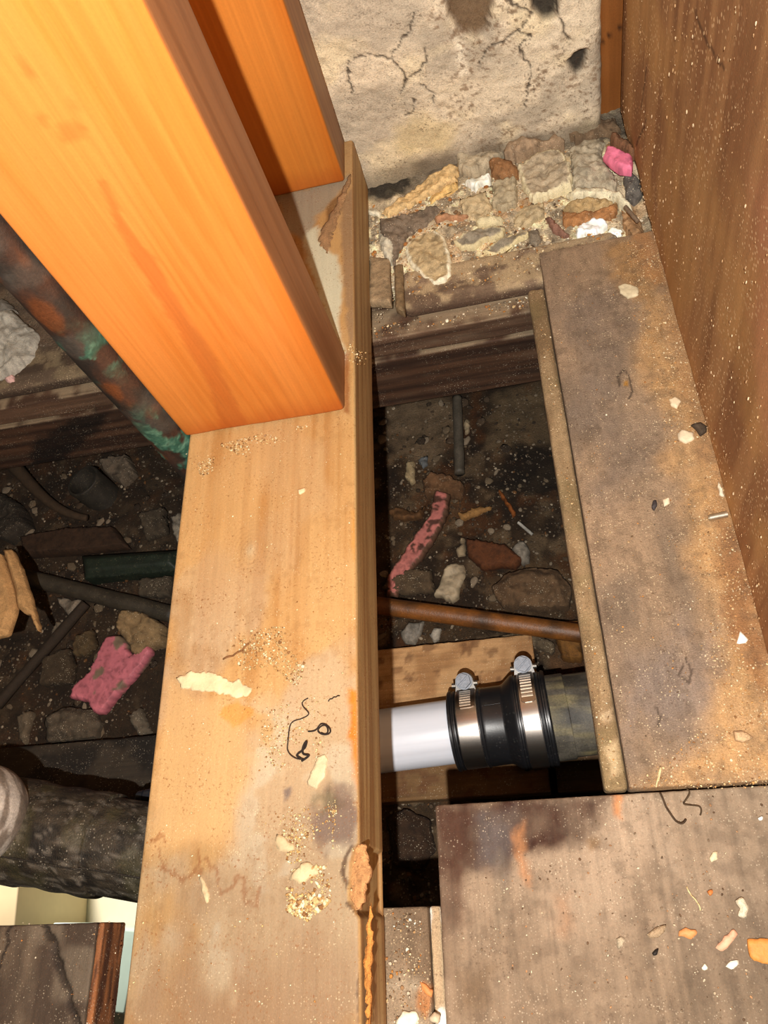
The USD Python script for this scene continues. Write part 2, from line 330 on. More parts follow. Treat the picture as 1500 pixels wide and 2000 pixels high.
# --- an orange brown board edge beside the plaster
def strip_col(v, n):
    c = mixc(np.tile(lin((150, 92, 40)), (len(v), 1)), lin((112, 62, 24)), grain(v, 2, 200, 9, 4))
    return mixc(c, lin((48, 26, 12)), 0.9 * line_mask(v[:, [0, 2]], ypx([(1165, 95), (1190, 68), (1220, 45)], 0.236), 0.0009, 0.0006, 200, 2))
mesh('backing_board', dense_box((0.150, 0.236, -0.07), (0.24, 0.256, 0.75), 0.002, hs=(0.0015, 0.01, 0.003), dense=(None, None, (-0.03, 0.12)), disp=lambda v, n: 0.001 * (fbm(v * 60, 3, 2) - 0.5)), 'old_z', strip_col,
     label='orange brown board edge between the cracked plaster and the brown wall board', cat='board')
# --- the brown board standing on the right
def rb_disp(v, n): return (fbm(v * np.array([30, 30, 8]), 4, 3) - 0.5) * 0.0022
def rb_col(v, n):
    q = v[:, [1, 2]]
    c = mixc(np.tile(lin((134, 92, 58)), (len(v), 1)), lin((112, 72, 44)), sstep(0.35, 0.65, grain(v, 2, 130, 9, 6)))
    c = mixc(c, lin((150, 106, 62)), 0.5 * sstep(0.45, 0.6, fbm(v * 16, 3, 9)))
    def Q(pts): return np.array([atx(a, b, 0.171)[[1, 2]] for a, b in pts])
    for k, ln in enumerate(([(1355, 20), (1372, 70), (1400, 118), (1412, 135)], [(1262, 130), (1255, 180), (1250, 215)], [(1262, 235), (1252, 258), (1240, 285)])):
        c = mixc(c, lin((56, 32, 18)), 0.8 * line_mask(q, Q(ln), 0.0011, 0.0009, 200, k))
    c = mixc(c, lin((150, 96, 70)), 0.5 * poly_mask(q, Q([(1480, 350), (1540, 300), (1560, 900), (1500, 900), (1470, 600)]), 0.03, 0.01, 60, 4))
    return c
mesh('wall_board', dense_box((0.171, -0.42, -0.034), (0.190, 0.222, 0.75), 0.0015, hs=(0.008, 0.0016, 0.0016), dense=(None, (-0.20, 0.23), (-0.04, 0.20)), skip=((0, 1),), disp=rb_disp), 'glaze', rb_col, gain=(1.7, 1.95, 2.05),
     label='wide brown board standing upright on the dusty floorboard at right', cat='board')

# --- subfloor between the joist and the back wall: plaster dust and rubble bed
def bed_h(x, y): 
    p = np.c_[x, y, np.zeros(len(x))]
    return -0.043 + 0.006 * (fbm(p * 60, 4, 41) - 0.4) + 0.004 * (fbm(p * 220, 3, 43) - 0.5)
def bed_z(x, y): return float(bed_h(np.array([x]), np.array([y]))[0])
def bed_col(v, n):
    c = mixc(np.tile(lin((150, 126, 98)), (len(v), 1)), lin((104, 86, 66)), sstep(0.4, 0.6, fbm(v * 55, 4, 51)))
    c = mixc(c, lin((186, 160, 122)), 0.8 * sstep(0.52, 0.64, fbm(v * 150, 3, 53)))
    c = mixc(c, lin((150, 108, 70)), 0.4 * sstep(0.56, 0.66, fbm(v * 90, 3, 54)))
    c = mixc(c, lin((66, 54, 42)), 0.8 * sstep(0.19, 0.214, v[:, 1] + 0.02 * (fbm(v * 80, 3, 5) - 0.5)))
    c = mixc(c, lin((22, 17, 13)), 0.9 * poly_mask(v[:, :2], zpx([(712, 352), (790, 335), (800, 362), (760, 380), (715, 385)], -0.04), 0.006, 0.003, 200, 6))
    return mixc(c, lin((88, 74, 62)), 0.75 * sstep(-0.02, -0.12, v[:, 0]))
bed_poly = Polygon([(-0.75, 0.104), (0.171, 0.104), (0.171, 0.222), (-0.75, 0.222)])
def bed_top(x, y, d): return np.minimum(bed_h(x, y), -0.036)
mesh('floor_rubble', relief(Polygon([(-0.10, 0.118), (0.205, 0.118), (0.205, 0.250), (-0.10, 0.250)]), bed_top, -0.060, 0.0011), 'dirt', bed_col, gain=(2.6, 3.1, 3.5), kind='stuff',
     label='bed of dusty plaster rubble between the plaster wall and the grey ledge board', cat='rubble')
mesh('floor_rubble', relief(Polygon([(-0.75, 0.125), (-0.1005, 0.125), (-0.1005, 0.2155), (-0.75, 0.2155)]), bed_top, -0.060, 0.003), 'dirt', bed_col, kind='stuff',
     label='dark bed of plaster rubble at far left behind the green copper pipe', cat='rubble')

# --- bottom of the joist bay: the top side of the ceiling below
FZ = -0.212
def floor_h(x, y):
    p = np.c_[x, y, np.zeros(len(x))]
    return FZ + 0.010 * (fbm(p * 30, 4, 61) - 0.5) + 0.006 * (fbm(p * 110, 4, 63) - 0.5)
def fz(x, y): return float(floor_h(np.array([x]), np.array([y]))[0])
def floor_col(v, n):
    q = v[:, :2]
    c = mixc(np.tile(lin((84, 68, 50)), (len(v), 1)), lin((52, 40, 28)), sstep(0.38, 0.6, fbm(v * 40, 4, 71)))
    c = mixc(c, lin((128, 112, 92)), 0.7 * sstep(0.56, 0.66, fbm(v * 85, 4, 73)))
    c = mixc(c, lin((110, 70, 34)), 0.5 * sstep(0.56, 0.66, fbm(v * 60 + 9, 3, 74)))
    c = mixc(c, lin((136, 122, 104)), 0.8 * poly_mask(q, zpx([(755, 790), (880, 770), (890, 860), (850, 910), (790, 900), (755, 870)], FZ), 0.012, 0.006, 90, 7) * (0.5 + fbm(v * 140, 3, 75)))
    c = mixc(c, lin((118, 104, 84)), 0.8 * poly_mask(q, zpx([(960, 770), (1080, 745), (1090, 860), (1000, 880), (960, 900)], FZ), 0.012, 0.005, 90, 8))
    c = mixc(c, lin((34, 26, 18)), 0.85 * poly_mask(q, zpx([(990, 890), (1010, 868), (1060, 865), (1095, 890), (1100, 960), (990, 970), (930, 950)], FZ), 0.008, 0.004, 90, 9))
    c = mixc(c, lin((108, 88, 66)), 0.7 * poly_mask(q, zpx([(960, 1140), (1010, 1105), (1080, 1100), (1130, 1150), (1130, 1190), (960, 1180)], FZ), 0.012, 0.005, 90, 10))
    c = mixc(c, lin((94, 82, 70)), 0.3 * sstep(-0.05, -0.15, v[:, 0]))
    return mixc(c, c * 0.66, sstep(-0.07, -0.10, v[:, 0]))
fpoly = Polygon([(-0.8, -0.8), (-0.8, 0.215), (0.36, 0.215), (0.36, -0.8)], [[(-0.46, -0.155), (-0.10, -0.155), (-0.10, -0.34), (-0.46, -0.34)]])
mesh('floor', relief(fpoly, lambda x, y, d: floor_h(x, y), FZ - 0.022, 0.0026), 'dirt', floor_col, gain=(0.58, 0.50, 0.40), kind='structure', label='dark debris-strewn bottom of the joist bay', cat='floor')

# ================================================================ LUMBER
# --- joist (trimmer) crossing below the plate, its ledge boards
def joist_col(a, b, seed):
    def f(v, n):
        c = mixc(np.tile(lin(a), (len(v), 1)), lin(b), sstep(0.35, 0.65, grain(v, 0, 190, 7, seed)))
        c = mixc(c, lin((168, 146, 116)), 0.75 * np.clip(n[:, 2], 0, 1) * sstep(0.35, 0.6, fbm(v * 90, 3, seed + 2)))
        return mixc(c, lin((20, 13, 8)), 0.85 * poly_mask(v[:, [0, 2]], ypx([(60, 870), (150, 815), (215, 800), (180, 850), (120, 900), (60, 920)], 0.086), 0.006, 0.004, 130, seed))
    return f
jd = lambda v, n: (fbm(v * np.array([18, 120, 120]), 4, 5) - 0.5) * 0.0022
ln = thing('joist', 'dark brown joist crossing the bay under the ledge board', 'joist')
mesh('upper_board', dense_box((-0.75, 0.087, -0.067), (0.34, 0.117, -0.0505), 0.0015, hs=(0.002, 0.0025, 0.0015), disp=jd), 'old_x', joist_col((108, 80, 60), (72, 50, 36), 3), ln, gain=(0.7,) * 3)
mesh('lower_board', dense_box((-0.75, 0.0855, -0.116), (0.34, 0.119, -0.0685), 0.0015, hs=(0.002, 0.004, 0.0018), disp=lambda v, n: jd(v, n) * 0.8), 'old_x', joist_col((96, 66, 46), (56, 36, 24), 6), ln, gain=(0.6,) * 3)
def ledge_col(v, n):
    c = mixc(np.tile(lin((138, 116, 94)), (len(v), 1)), lin((104, 84, 66)), sstep(0.35, 0.65, grain(v, 0, 150, 8, 8)))
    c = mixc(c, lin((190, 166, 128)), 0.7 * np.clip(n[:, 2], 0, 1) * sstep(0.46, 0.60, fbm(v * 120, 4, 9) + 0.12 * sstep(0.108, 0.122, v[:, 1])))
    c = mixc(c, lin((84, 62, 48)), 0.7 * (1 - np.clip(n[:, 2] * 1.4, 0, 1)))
    c = mixc(c, lin((110, 102, 92)), 0.8 * poly_mask(v[:, :2], zpx([(1185, 470), (1225, 430), (1225, 500), (1180, 505)], -0.04), 0.004, 0.002, 100, 3))
    return c
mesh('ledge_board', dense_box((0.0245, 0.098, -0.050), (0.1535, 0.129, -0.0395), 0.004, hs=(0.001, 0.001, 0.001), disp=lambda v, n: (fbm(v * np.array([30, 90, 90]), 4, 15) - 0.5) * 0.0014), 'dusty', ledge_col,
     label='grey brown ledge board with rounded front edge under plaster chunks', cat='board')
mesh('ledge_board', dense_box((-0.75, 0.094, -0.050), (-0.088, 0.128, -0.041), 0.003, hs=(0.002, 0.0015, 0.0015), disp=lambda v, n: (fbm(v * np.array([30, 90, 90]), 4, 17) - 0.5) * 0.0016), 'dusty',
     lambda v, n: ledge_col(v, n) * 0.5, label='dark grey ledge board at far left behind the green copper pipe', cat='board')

# --- sole plate
PX0, PX1, PY0, PY1 = -0.0852, 0.0050, -0.40, 0.209
def zz(pts): return zpx(pts, 0.0)
def plate_disp(v, n):
    d = (fbm(v * np.array([60, 14, 60]), 4, 3) - 0.5) * 0.0007
    q = v[:, :2]
    d += 0.0009 * line_mask(q, zz([(700, 1330), (690, 1600)]), 0.002, 0.0, 1, 1) * 0
    d -= 0.0022 * poly_mask(q, zz([(688, 1660), (712, 1640), (745, 1660), (745, 2010), (715, 2010), (712, 1800), (684, 1760)]), 0.002, 0.0012, 160, 5) * np.clip(n[:, 2] + n[:, 0], 0, 1)
    k = np.hypot(q[:, 0] - zz([(490, 1076)])[0, 0], (q[:, 1] - zz([(490, 1076)])[0, 1]))
    return d + 0.0006 * np.exp(-(k / 0.004) ** 2)
def plate_col(v, n):
    q = v[:, :2]
    c = mixc(np.tile(lin((196, 142, 86)), (len(v), 1)), lin((182, 124, 68)), sstep(0.35, 0.65, grain(v, 1, 300, 8, 4)))
    c = mixc(c, lin((206, 154, 98)), 0.5 * sstep(0.4, 0.65, fbm(v * np.array([60, 20, 60]), 3, 14)))
    # knot rings
    kx, ky = zz([(490, 1076)])[0]; r = np.hypot(q[:, 0] - kx, (q[:, 1] - ky) * 0.75) + 0.002 * (fbm(v * 120, 2, 3) - 0.5)
    c = mixc(c, lin((150, 104, 66)), 0.40 * np.exp(-(r / 0.012) ** 2) * (0.5 + 0.5 * np.sin(r * 3800)))
    c = mixc(c, lin((196, 160, 118)), 0.8 * np.exp(-(r / 0.003) ** 2))
    top = np.clip(n[:, 2], 0, 1)
    # clean planed strip at left, greyer dust toward the camera
    grey = sstep(0.44, 0.62, fbm(v * np.array([30, 22, 30]), 4, 21) + 0.22 * poly_mask(q, zz([(560, 1330), (700, 1330), (700, 2050), (250, 2050), (300, 1700), (450, 1700), (500, 1480)]), 0.03, 0.01, 60, 2) - 0.03)
    clean = poly_mask(q, zz([(325, 1330), (470, 1390), (500, 1480), (470, 1560), (460, 1640), (300, 1650), (300, 1500)]), 0.01, 0.004, 90, 8)
    c = mixc(c, lin((204, 152, 98)), 0.9 * clean)
    c = mixc(c, lin((190, 154, 118)), 0.75 * (0.25 + 0.75 * sstep(-0.05, -0.13, v[:, 1])) * grey * (1 - 0.9 * clean) * top)
    c = mixc(c, lin((206, 178, 146)), 0.6 * sstep(0.54, 0.66, fbm(v * 70, 4, 27)) * (1 - clean) * poly_mask(q, zz([(430, 1380), (700, 1400), (700, 1850), (330, 1850), (340, 1720), (480, 1680)]), 0.03, 0.01, 60, 2))
    # small dark flecks of grime
    fl = sstep(0.56, 0.70, fbm(v * np.array([460, 280, 460]), 3, 31)) * sstep(0.36, 0.62, fbm(v * 35, 3, 32)) * (1 - clean)
    c = mixc(c, lin((140, 90, 44)), 0.22 * fl)
    c = mixc(c, lin((150, 96, 44)), 0.5 * sstep(0.5, 0.66, fbm(v * np.array([50, 30, 50]), 4, 35)) * poly_mask(q, zz([(345, 1040), (480, 1040), (470, 1230), (430, 1300), (335, 1300)]), 0.02, 0.006, 80, 3))
    # water stain outline and brown bottom
    for k, w in enumerate(([(310, 1660), (320, 1700), (345, 1702), (362, 1722), (388, 1700), (392, 1660)], [(396, 1680), (420, 1702), (432, 1745), (452, 1735), (470, 1712)], [(478, 1712), (480, 1760), (500, 1772), (510, 1735)], [(300, 1640), (312, 1630), (322, 1650)])):
        c = mixc(c, lin((150, 84, 40)), 0.6 * line_mask(q, zz(w), 0.0011, 0.0018, 420, k + 3))
    c = mixc(c, lin((160, 112, 74)), 0.75 * sstep(0.4, 0.6, fbm(v * np.array([60, 30, 60]), 4, 39) + 0.08) * poly_mask(q, zz([(250, 1840), (420, 1800), (560, 1830), (700, 1850), (720, 2300), (240, 2300)]), 0.05, 0.015, 50, 5))
    # mouldy brown patch
    c = mixc(c, lin((122, 88, 72)), 0.85 * poly_mask(q, zz([(648, 1545), (690, 1540), (708, 1600), (700, 1650), (650, 1655), (610, 1640), (596, 1600), (625, 1570)]), 0.007, 0.004, 200, 6))
    c = mixc(c, lin((92, 76, 48)), 0.7 * poly_mask(q, zz([(615, 1560), (650, 1535), (660, 1570), (625, 1595)]), 0.005, 0.003, 200, 7))
    c = mixc(c, lin((116, 92, 84)), 0.8 * poly_mask(q, zz([(552, 1545), (566, 1538), (570, 1552), (556, 1566)]), 0.002, 0.001, 200, 7))
    # bare orange wood
    c = mixc(c, lin((212, 138, 62)), 0.8 * poly_mask(q, zz([(428, 1392), (462, 1368), (498, 1384), (492, 1402), (456, 1420)]), 0.0015, 0.0012, 200, 9))
    c = mixc(c, lin((238, 116, 14)), 0.95 * poly_mask(q, zz([(680, 1345), (705, 1350), (705, 1545), (694, 1540), (688, 1480)]), 0.003, 0.0015, 200, 10) * (n[:, 2] > 0.35))
    c = mixc(c, lin((206, 136, 60)), 0.7 * poly_mask(q, zz([(686, 1000), (705, 1000), (705, 1100), (690, 1090)]), 0.003, 0.0015, 200, 11) * (n[:, 2] > 0.35))
    c = mixc(c, lin((204, 132, 62)), 0.8 * poly_mask(q, zz([(705, 1770), (730, 1740), (735, 2010), (712, 2010)]), 0.002, 0.0015, 200, 12))
    for w in ([(690, 1655), (672, 1700), (682, 1760), (706, 1790), (712, 1850), (706, 1920)], [(730, 1665), (715, 1720), (718, 1800), (705, 1900), (710, 2000)]):
        c = mixc(c, lin((90, 54, 26)), 0.85 * line_mask(q, zz(w), 0.0012, 0.0018, 200, 4))
    # upper end: plaster smear and grey dust between the studs
    c = mixc(c, lin((160, 138, 114)), 0.9 * poly_mask(q, zz([(540, 385), (684, 345), (620, 425), (600, 470), (560, 450)]), 0.004, 0.002, 150, 13))
    c = mixc(c, lin((214, 196, 164)), 0.9 * poly_mask(q, zz([(590, 460), (620, 440), (628, 480), (660, 500), (668, 560), (662, 640), (674, 700), (668, 720), (630, 600)]), 0.004, 0.002, 150, 14))
    c = mixc(c, lin((120, 76, 40)), 0.8 * poly_mask(q, zz([(640, 400), (672, 368), (664, 420), (648, 455), (634, 450)]), 0.003, 0.002, 150, 15))
    c = mixc(c, lin((150, 112, 80)), 0.8 * poly_mask(q, zz([(665, 400), (696, 350), (700, 640), (682, 690), (674, 560), (670, 500)]), 0.003, 0.002, 150, 16))
    c = mixc(c, lin((150, 76, 30)), 0.7 * poly_mask(q, zz([(668, 690), (682, 690), (682, 810), (672, 805)]), 0.002, 0.001, 150, 17))
    # sawn right side and grey left arris
    c = c * np.array([0.71, 0.84, 0.90])
    c = mixc(c, c * np.array([0.66, 0.68, 0.70]), sstep(-0.13, -0.22, v[:, 1] + 0.04 * (fbm(v * 30, 3, 77) - 0.5)) * (1 - 0.7 * clean))
    side = np.clip(n[:, 0], 0, 1)
    c = mixc(c, mixc(np.tile(lin((168, 140, 94)), (len(v), 1)), lin((134, 98, 58)), sstep(0.3, 0.7, grain(v, 1, 330, 10, 18))), 0.9 * sstep(0.3, 0.8, side))
    c = mixc(c, lin((134, 104, 76)), 0.7 * sstep(0.2, 0.9, np.clip(-n[:, 0], 0, 1)))
    return c
plate = thing('sole_plate', 'dirty tan timber plate lying flat below the two orange studs', 'plate')
mesh('timber', dense_box((PX0, PY0, -0.0385), (PX1, PY1, 0.0), 0.0018, hs=(0.0007, 0.0009, 0.0014), dense=(None, (-0.275, 0.21), None), skip=((2, 0),), disp=plate_disp), 'plate_y', plate_col, plate)
def patch(name, px, z, h, col, mat='paint', parent=None, seed=1, edge=None, bevel=0.0007, jit=0.0008, step=0.0012, sink=0.0012, surf=None, rough=0.3, peel=None, **kw):
    """A chip, flake or chunk: the outline seen at pixels px, lying at height z (or on surf), h thick, its top domed over bevel and roughened."""
    w = zpx(px, z); pg = rough_poly(w, jit, step, seed)
    rs_ = np.random.RandomState(seed + 500); tx, ty = (rs_.rand(2) - 0.5) * 0.22 * rough / 0.3; cx_, cy_ = pg.centroid.x, pg.centroid.y
    big = min(1.0, h / 0.003)
    def top(x, y, d):
        base = surf(x, y) if surf else z
        p = np.c_[x, y, np.full(len(x), seed)]
        facet = fbm(p * 130, 2, seed + 1); facet = np.round(facet * 7) / 7 * 0.6 + facet * 0.4
        return base + h * (0.5 + 0.5 * sstep(0, bevel, d)) + rough * h * (facet - 0.5) * 1.3 + big * 0.0007 * (fbm(p * 620, 3, seed + 2) - 0.5) + ((x - cx_) * tx + (y - cy_) * ty) * big
    def bot(x, y): return (surf(x, y) if surf else z) - sink
    def color(v, n):
        k = fbm(v * 230, 5, seed + 2); k2 = sstep(0.5, 0.66, fbm(v * 420 + 3, 4, seed + 6)); c = lin(col)[None, :] * (0.62 + 0.76 * k)[:, None]; c = c * (1 - 0.35 * big * k2)[:, None]
        if peel is not None: c = mixc(c, lin(peel[0]) * (0.6 + 0.8 * k)[:, None], sstep(peel[1], peel[1] + 0.03, fbm(v * peel[2] + seed, 4, seed + 8)))
        if edge is not None:
            d = shapely.distance(shapely.points(v[:, :2]), pg.exterior) 
            c = mixc(c, lin(edge), 1 - sstep(0.001, 0.0022, d + 0.0012 * (k - 0.5)))
        return c
    return mesh(name, relief(pg, top, bot, step), mat, color, parent, smooth=50 if False else True, **kw)
# paint and resin patches stuck to the plate
patch('paint_patch', [(345, 1322), (360, 1320), (372, 1313), (398, 1312), (425, 1318), (450, 1330), (468, 1328), (488, 1345), (487, 1358), (470, 1364), (452, 1360), (418, 1352), (380, 1349), (352, 1342)], 0.0, 0.0004, (202, 178, 140), 'paint', plate, 3, bevel=0.0003, jit=0.0011, step=0.0008, label='cream paint patch')
patch('paint_patch', [(622, 1478), (636, 1474), (642, 1488), (636, 1512), (618, 1540), (601, 1534), (606, 1510)], 0.0, 0.0004, (186, 166, 132), 'paint', plate, 4, bevel=0.0003, jit=0.0008, step=0.0008, label='pale paint flake')
patch('paint_patch', [(388, 1708), (396, 1712), (410, 1752), (408, 1768), (398, 1755)], 0.0, 0.0006, (182, 160, 124), 'paint', plate, 5, bevel=0.0008, label='thin pale paint streak')
patch('paint_patch', [(540, 1630), (556, 1636), (576, 1650), (575, 1664), (548, 1662), (538, 1650)], 0.0, 0.0007, (182, 160, 124), 'paint', plate, 6, bevel=0.0008, label='pale paint flake')
patch('paint_patch', [(582, 1690), (600, 1680), (624, 1700), (618, 1712), (588, 1725), (566, 1718)], 0.0, 0.0009, (182, 160, 124), 'paint', plate, 7, bevel=0.0008, label='pale paint flake')
patch('paint_patch', [(583, 958), (594, 950), (598, 962), (586, 966)], 0.0, 0.0008, (232, 204, 160), 'paint', plate, 8, bevel=0.0006, label='small pale paint flake')
patch('splintered_edge', [(692, 1658), (712, 1644), (722, 1668), (722, 1720), (712, 1756), (700, 1784), (684, 1756), (676, 1704)], -0.0024, 0.0020, (176, 128, 82), 'bark', plate, 9, bevel=0.004, jit=0.0012, label='split brown bark edge')
patch('splintered_edge', [(718, 1790), (724, 1760), (727, 1850), (727, 2010), (717, 2010), (713, 1900)], -0.0030, 0.0016, (190, 126, 60), 'bark', plate, 10, bevel=0.002, jit=0.0008, label='fresh orange split edge')
patch('splintered_edge', [(632, 445), (672, 365), (683, 342), (684, 360), (664, 420), (648, 460), (640, 500), (620, 470)], 0.0, 0.0008, (150, 116, 80), 'bark', plate, 11, bevel=0.0016, jit=0.0012, label='ragged brown resin ridge')
nail = at(315, 1906, 0.0)
mesh('nail_head', lathe((nail[0], nail[1], -0.001), (0, 0, 1), [(0, 0.0011), (0.0012, 0.0011), (0.0015, 0.0008), (0.0016, 0.0)], 14), 'zinc', (130, 130, 134), plate, label='small grey nail head')

# --- studs
def stud_col(seed, streaks=(), fy=0.0, tone=1.0):
    def f(v, n):
        t = rings(v, 2, (0.05, 0.20), 0.0024, seed)
        c = mixc(np.tile(lin((228, 142, 58)), (len(v), 1)), lin((214, 124, 44)), 0.55 * t)
        c = mixc(c, lin((234, 152, 70)), 0.5 * sstep(0.42, 0.62, fbm(v * np.array([50, 50, 6]), 3, seed + 2)))
        q = v[:, [0, 2]]
        for k, (pts, m) in enumerate(streaks):
            c = mixc(c, lin((196, 104, 40)), m * poly_mask(q, ypx(pts, fy), 0.0015, 0.0009, 140, k))
        edge = sstep(0.012, 0.0, np.abs(v[:, 0]) ) 
        c = mixc(c, lin((216, 118, 30)), 0.5 * edge * (n[:, 1] < -0.4))
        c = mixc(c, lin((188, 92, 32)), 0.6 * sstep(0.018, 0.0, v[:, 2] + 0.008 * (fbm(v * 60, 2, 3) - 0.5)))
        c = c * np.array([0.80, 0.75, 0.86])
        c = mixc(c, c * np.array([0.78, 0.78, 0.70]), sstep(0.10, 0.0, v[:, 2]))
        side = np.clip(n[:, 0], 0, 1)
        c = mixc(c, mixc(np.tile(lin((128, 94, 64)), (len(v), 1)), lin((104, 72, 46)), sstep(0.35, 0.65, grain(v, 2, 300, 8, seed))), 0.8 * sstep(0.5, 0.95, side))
        return c * tone
    return f
streaks1 = [([(193, 350), (208, 352), (235, 420), (300, 500), (350, 590), (420, 700), (470, 800), (490, 850), (440, 850), (400, 740), (330, 620), (270, 520), (225, 440)], 0.55),
            ([(30, 100), (50, 120), (70, 150), (60, 160), (40, 140)], 0.4), ([(110, 250), (150, 240), (175, 255), (150, 275), (120, 280)], 0.4), ([(70, 225), (95, 220), (95, 245), (75, 245)], 0.35), ([(130, 195), (150, 200), (160, 215), (140, 212)], 0.3)]
st1 = thing('wall_stud', 'thick orange fir stud standing in the foreground at left', 'stud', 'fir studs standing on the plate')
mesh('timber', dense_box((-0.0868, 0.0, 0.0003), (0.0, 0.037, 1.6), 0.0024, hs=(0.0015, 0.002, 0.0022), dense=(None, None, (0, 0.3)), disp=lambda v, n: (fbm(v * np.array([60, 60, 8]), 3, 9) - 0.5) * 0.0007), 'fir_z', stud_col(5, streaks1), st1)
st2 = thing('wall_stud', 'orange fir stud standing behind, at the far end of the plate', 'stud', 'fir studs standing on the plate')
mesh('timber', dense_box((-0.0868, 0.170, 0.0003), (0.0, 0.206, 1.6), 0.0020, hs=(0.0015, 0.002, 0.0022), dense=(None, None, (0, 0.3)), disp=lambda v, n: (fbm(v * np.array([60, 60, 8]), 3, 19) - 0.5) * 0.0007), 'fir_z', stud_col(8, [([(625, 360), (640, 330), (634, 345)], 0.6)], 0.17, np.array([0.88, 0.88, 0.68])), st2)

# --- floorboards
BZ = -0.0345
def board_stain(v, n, z, base, dark, seed, spots):
    q = v[:, :2]
    c = mixc(np.tile(lin(base), (len(v), 1)), lin(dark), sstep(0.36, 0.64, fbm(v * np.array([55, 22, 55]), 4, seed)))
    for k, (pts, col, a, soft) in enumerate(spots):
        c = mixc(c, lin(col), a * poly_mask(q, zpx(pts, z), soft, soft * 0.45, 1.2 / max(soft, 0.004), seed + k) * (0.55 + 0.9 * (fbm(v * 130, 3, seed + k) - 0.0) * 0.7))
    c = mixc(c, lin((92, 72, 54)), 0.35 * sstep(0.50, 0.66, fbm(v * 190, 5, seed + 7)))
    return c
def fb1_col(v, n):
    spots = [([(1290, 560), (1310, 560), (1520, 1250), (1520, 1560), (1240, 1560), (1350, 1440), (1400, 1300), (1380, 1150), (1330, 1050), (1310, 850), (1230, 640)], (182, 136, 88), 1.0, 0.020),
             ([(1300, 560), (1340, 800), (1400, 1000), (1450, 1250), (1520, 1300), (1440, 980), (1330, 560)], (164, 118, 76), 0.9, 0.010),
             ([(1180, 480), (1240, 470), (1290, 540), (1270, 600), (1200, 560)], (164, 120, 74), 0.9, 0.010),
             ([(1230, 470), (1262, 400), (1290, 480), (1310, 560), (1270, 560)], (168, 116, 70), 0.9, 0.006),
             ([(1080, 600), (1200, 560), (1240, 700), (1260, 900), (1190, 1000), (1110, 800)], (118, 98, 82), 0.8, 0.020),
             ([(1160, 1140), (1260, 1130), (1250, 1230), (1175, 1220)], (112, 92, 74), 0.7, 0.008),
             ([(1320, 1250), (1390, 1220), (1400, 1330), (1340, 1450), (1270, 1400), (1230, 1450), (1220, 1300)], (122, 104, 92), 0.8, 0.018),
             ([(1400, 1000), (1440, 1050), (1500, 1270), (1520, 1420), (1450, 1300), (1410, 1150)], (132, 84, 48), 0.8, 0.008)]
    c = board_stain(v, n, BZ, (150, 120, 92), (126, 102, 80), 83, spots)
    for k, w in enumerate(([(1211, 755), (1207, 735), (1218, 722), (1229, 735), (1235, 765), (1228, 780)], [(1335, 1300), (1325, 1318), (1345, 1335), (1350, 1310), (1338, 1285)], [(1280, 1380), (1290, 1400), (1285, 1420)])):
        c = mixc(c, lin((60, 46, 36)), 0.8 * line_mask(v[:, :2], zpx(w, BZ), 0.0007, 0.0004, 200, k))
    c = mixc(c, lin((176, 118, 40)), 0.8 * poly_mask(v[:, :2], zpx([(1217, 744), (1226, 744), (1226, 755), (1217, 755)], BZ), 0.001, 0.0006, 200, 2))
    return c
fb1 = thing('floor_board', 'dusty grey brown floorboard running beside the opening, under the brown wall board', 'floorboard', 'old floorboards round the opening')
bd = lambda s, a=0.0016: (lambda v, n: ((fbm(v * np.array([70, 25, 70]), 4, s) - 0.5) * a + (fbm(v * 330, 3, s + 3) - 0.5) * 0.0009) * np.clip(np.abs(n[:, 2]) + 0.3, 0, 1))
mesh('board', dense_box((0.1075, -0.1815, -0.053), (0.30, 0.1165, BZ), 0.0012, hs=(0.0008, 0.0009, 0.004), dense=((0.10, 0.18), None, None), skip=((2, 0),), disp=bd(81)), 'dusty', fb1_col, fb1, gain=(1.06, 1.16, 1.24))
def tongue_col(v, n):
    c = mixc(np.tile(lin((162, 132, 96)), (len(v), 1)), lin((132, 104, 72)), sstep(0.4, 0.62, fbm(v * np.array([140, 30, 140]), 4, 85)))
    c = mixc(c, lin((120, 104, 66)), 0.4 * sstep(0.5, 0.65, fbm(v * 40, 3, 86)))
    c = mixc(c, lin((206, 176, 134)), 0.8 * poly_mask(v[:, :2], zpx([(1180, 1460), (1208, 1450), (1215, 1510), (1190, 1520)], -0.039), 0.003, 0.002, 200, 3))
    c = mixc(c, lin((204, 174, 136)), 0.8 * poly_mask(v[:, :2], zpx([(1172, 1395), (1200, 1385), (1200, 1405), (1180, 1410)], -0.039), 0.003, 0.002, 200, 4))
    return c
mesh('tongue', dense_box((0.0978, -0.1813, -0.050), (0.1073, 0.093, -0.0385), 0.0022, hs=(0.0008, 0.001, 0.001), disp=bd(87, 0.003)), 'dusty', tongue_col, fb1, gain=(0.86, 0.9, 0.92), label='paler dusty tongue edge')

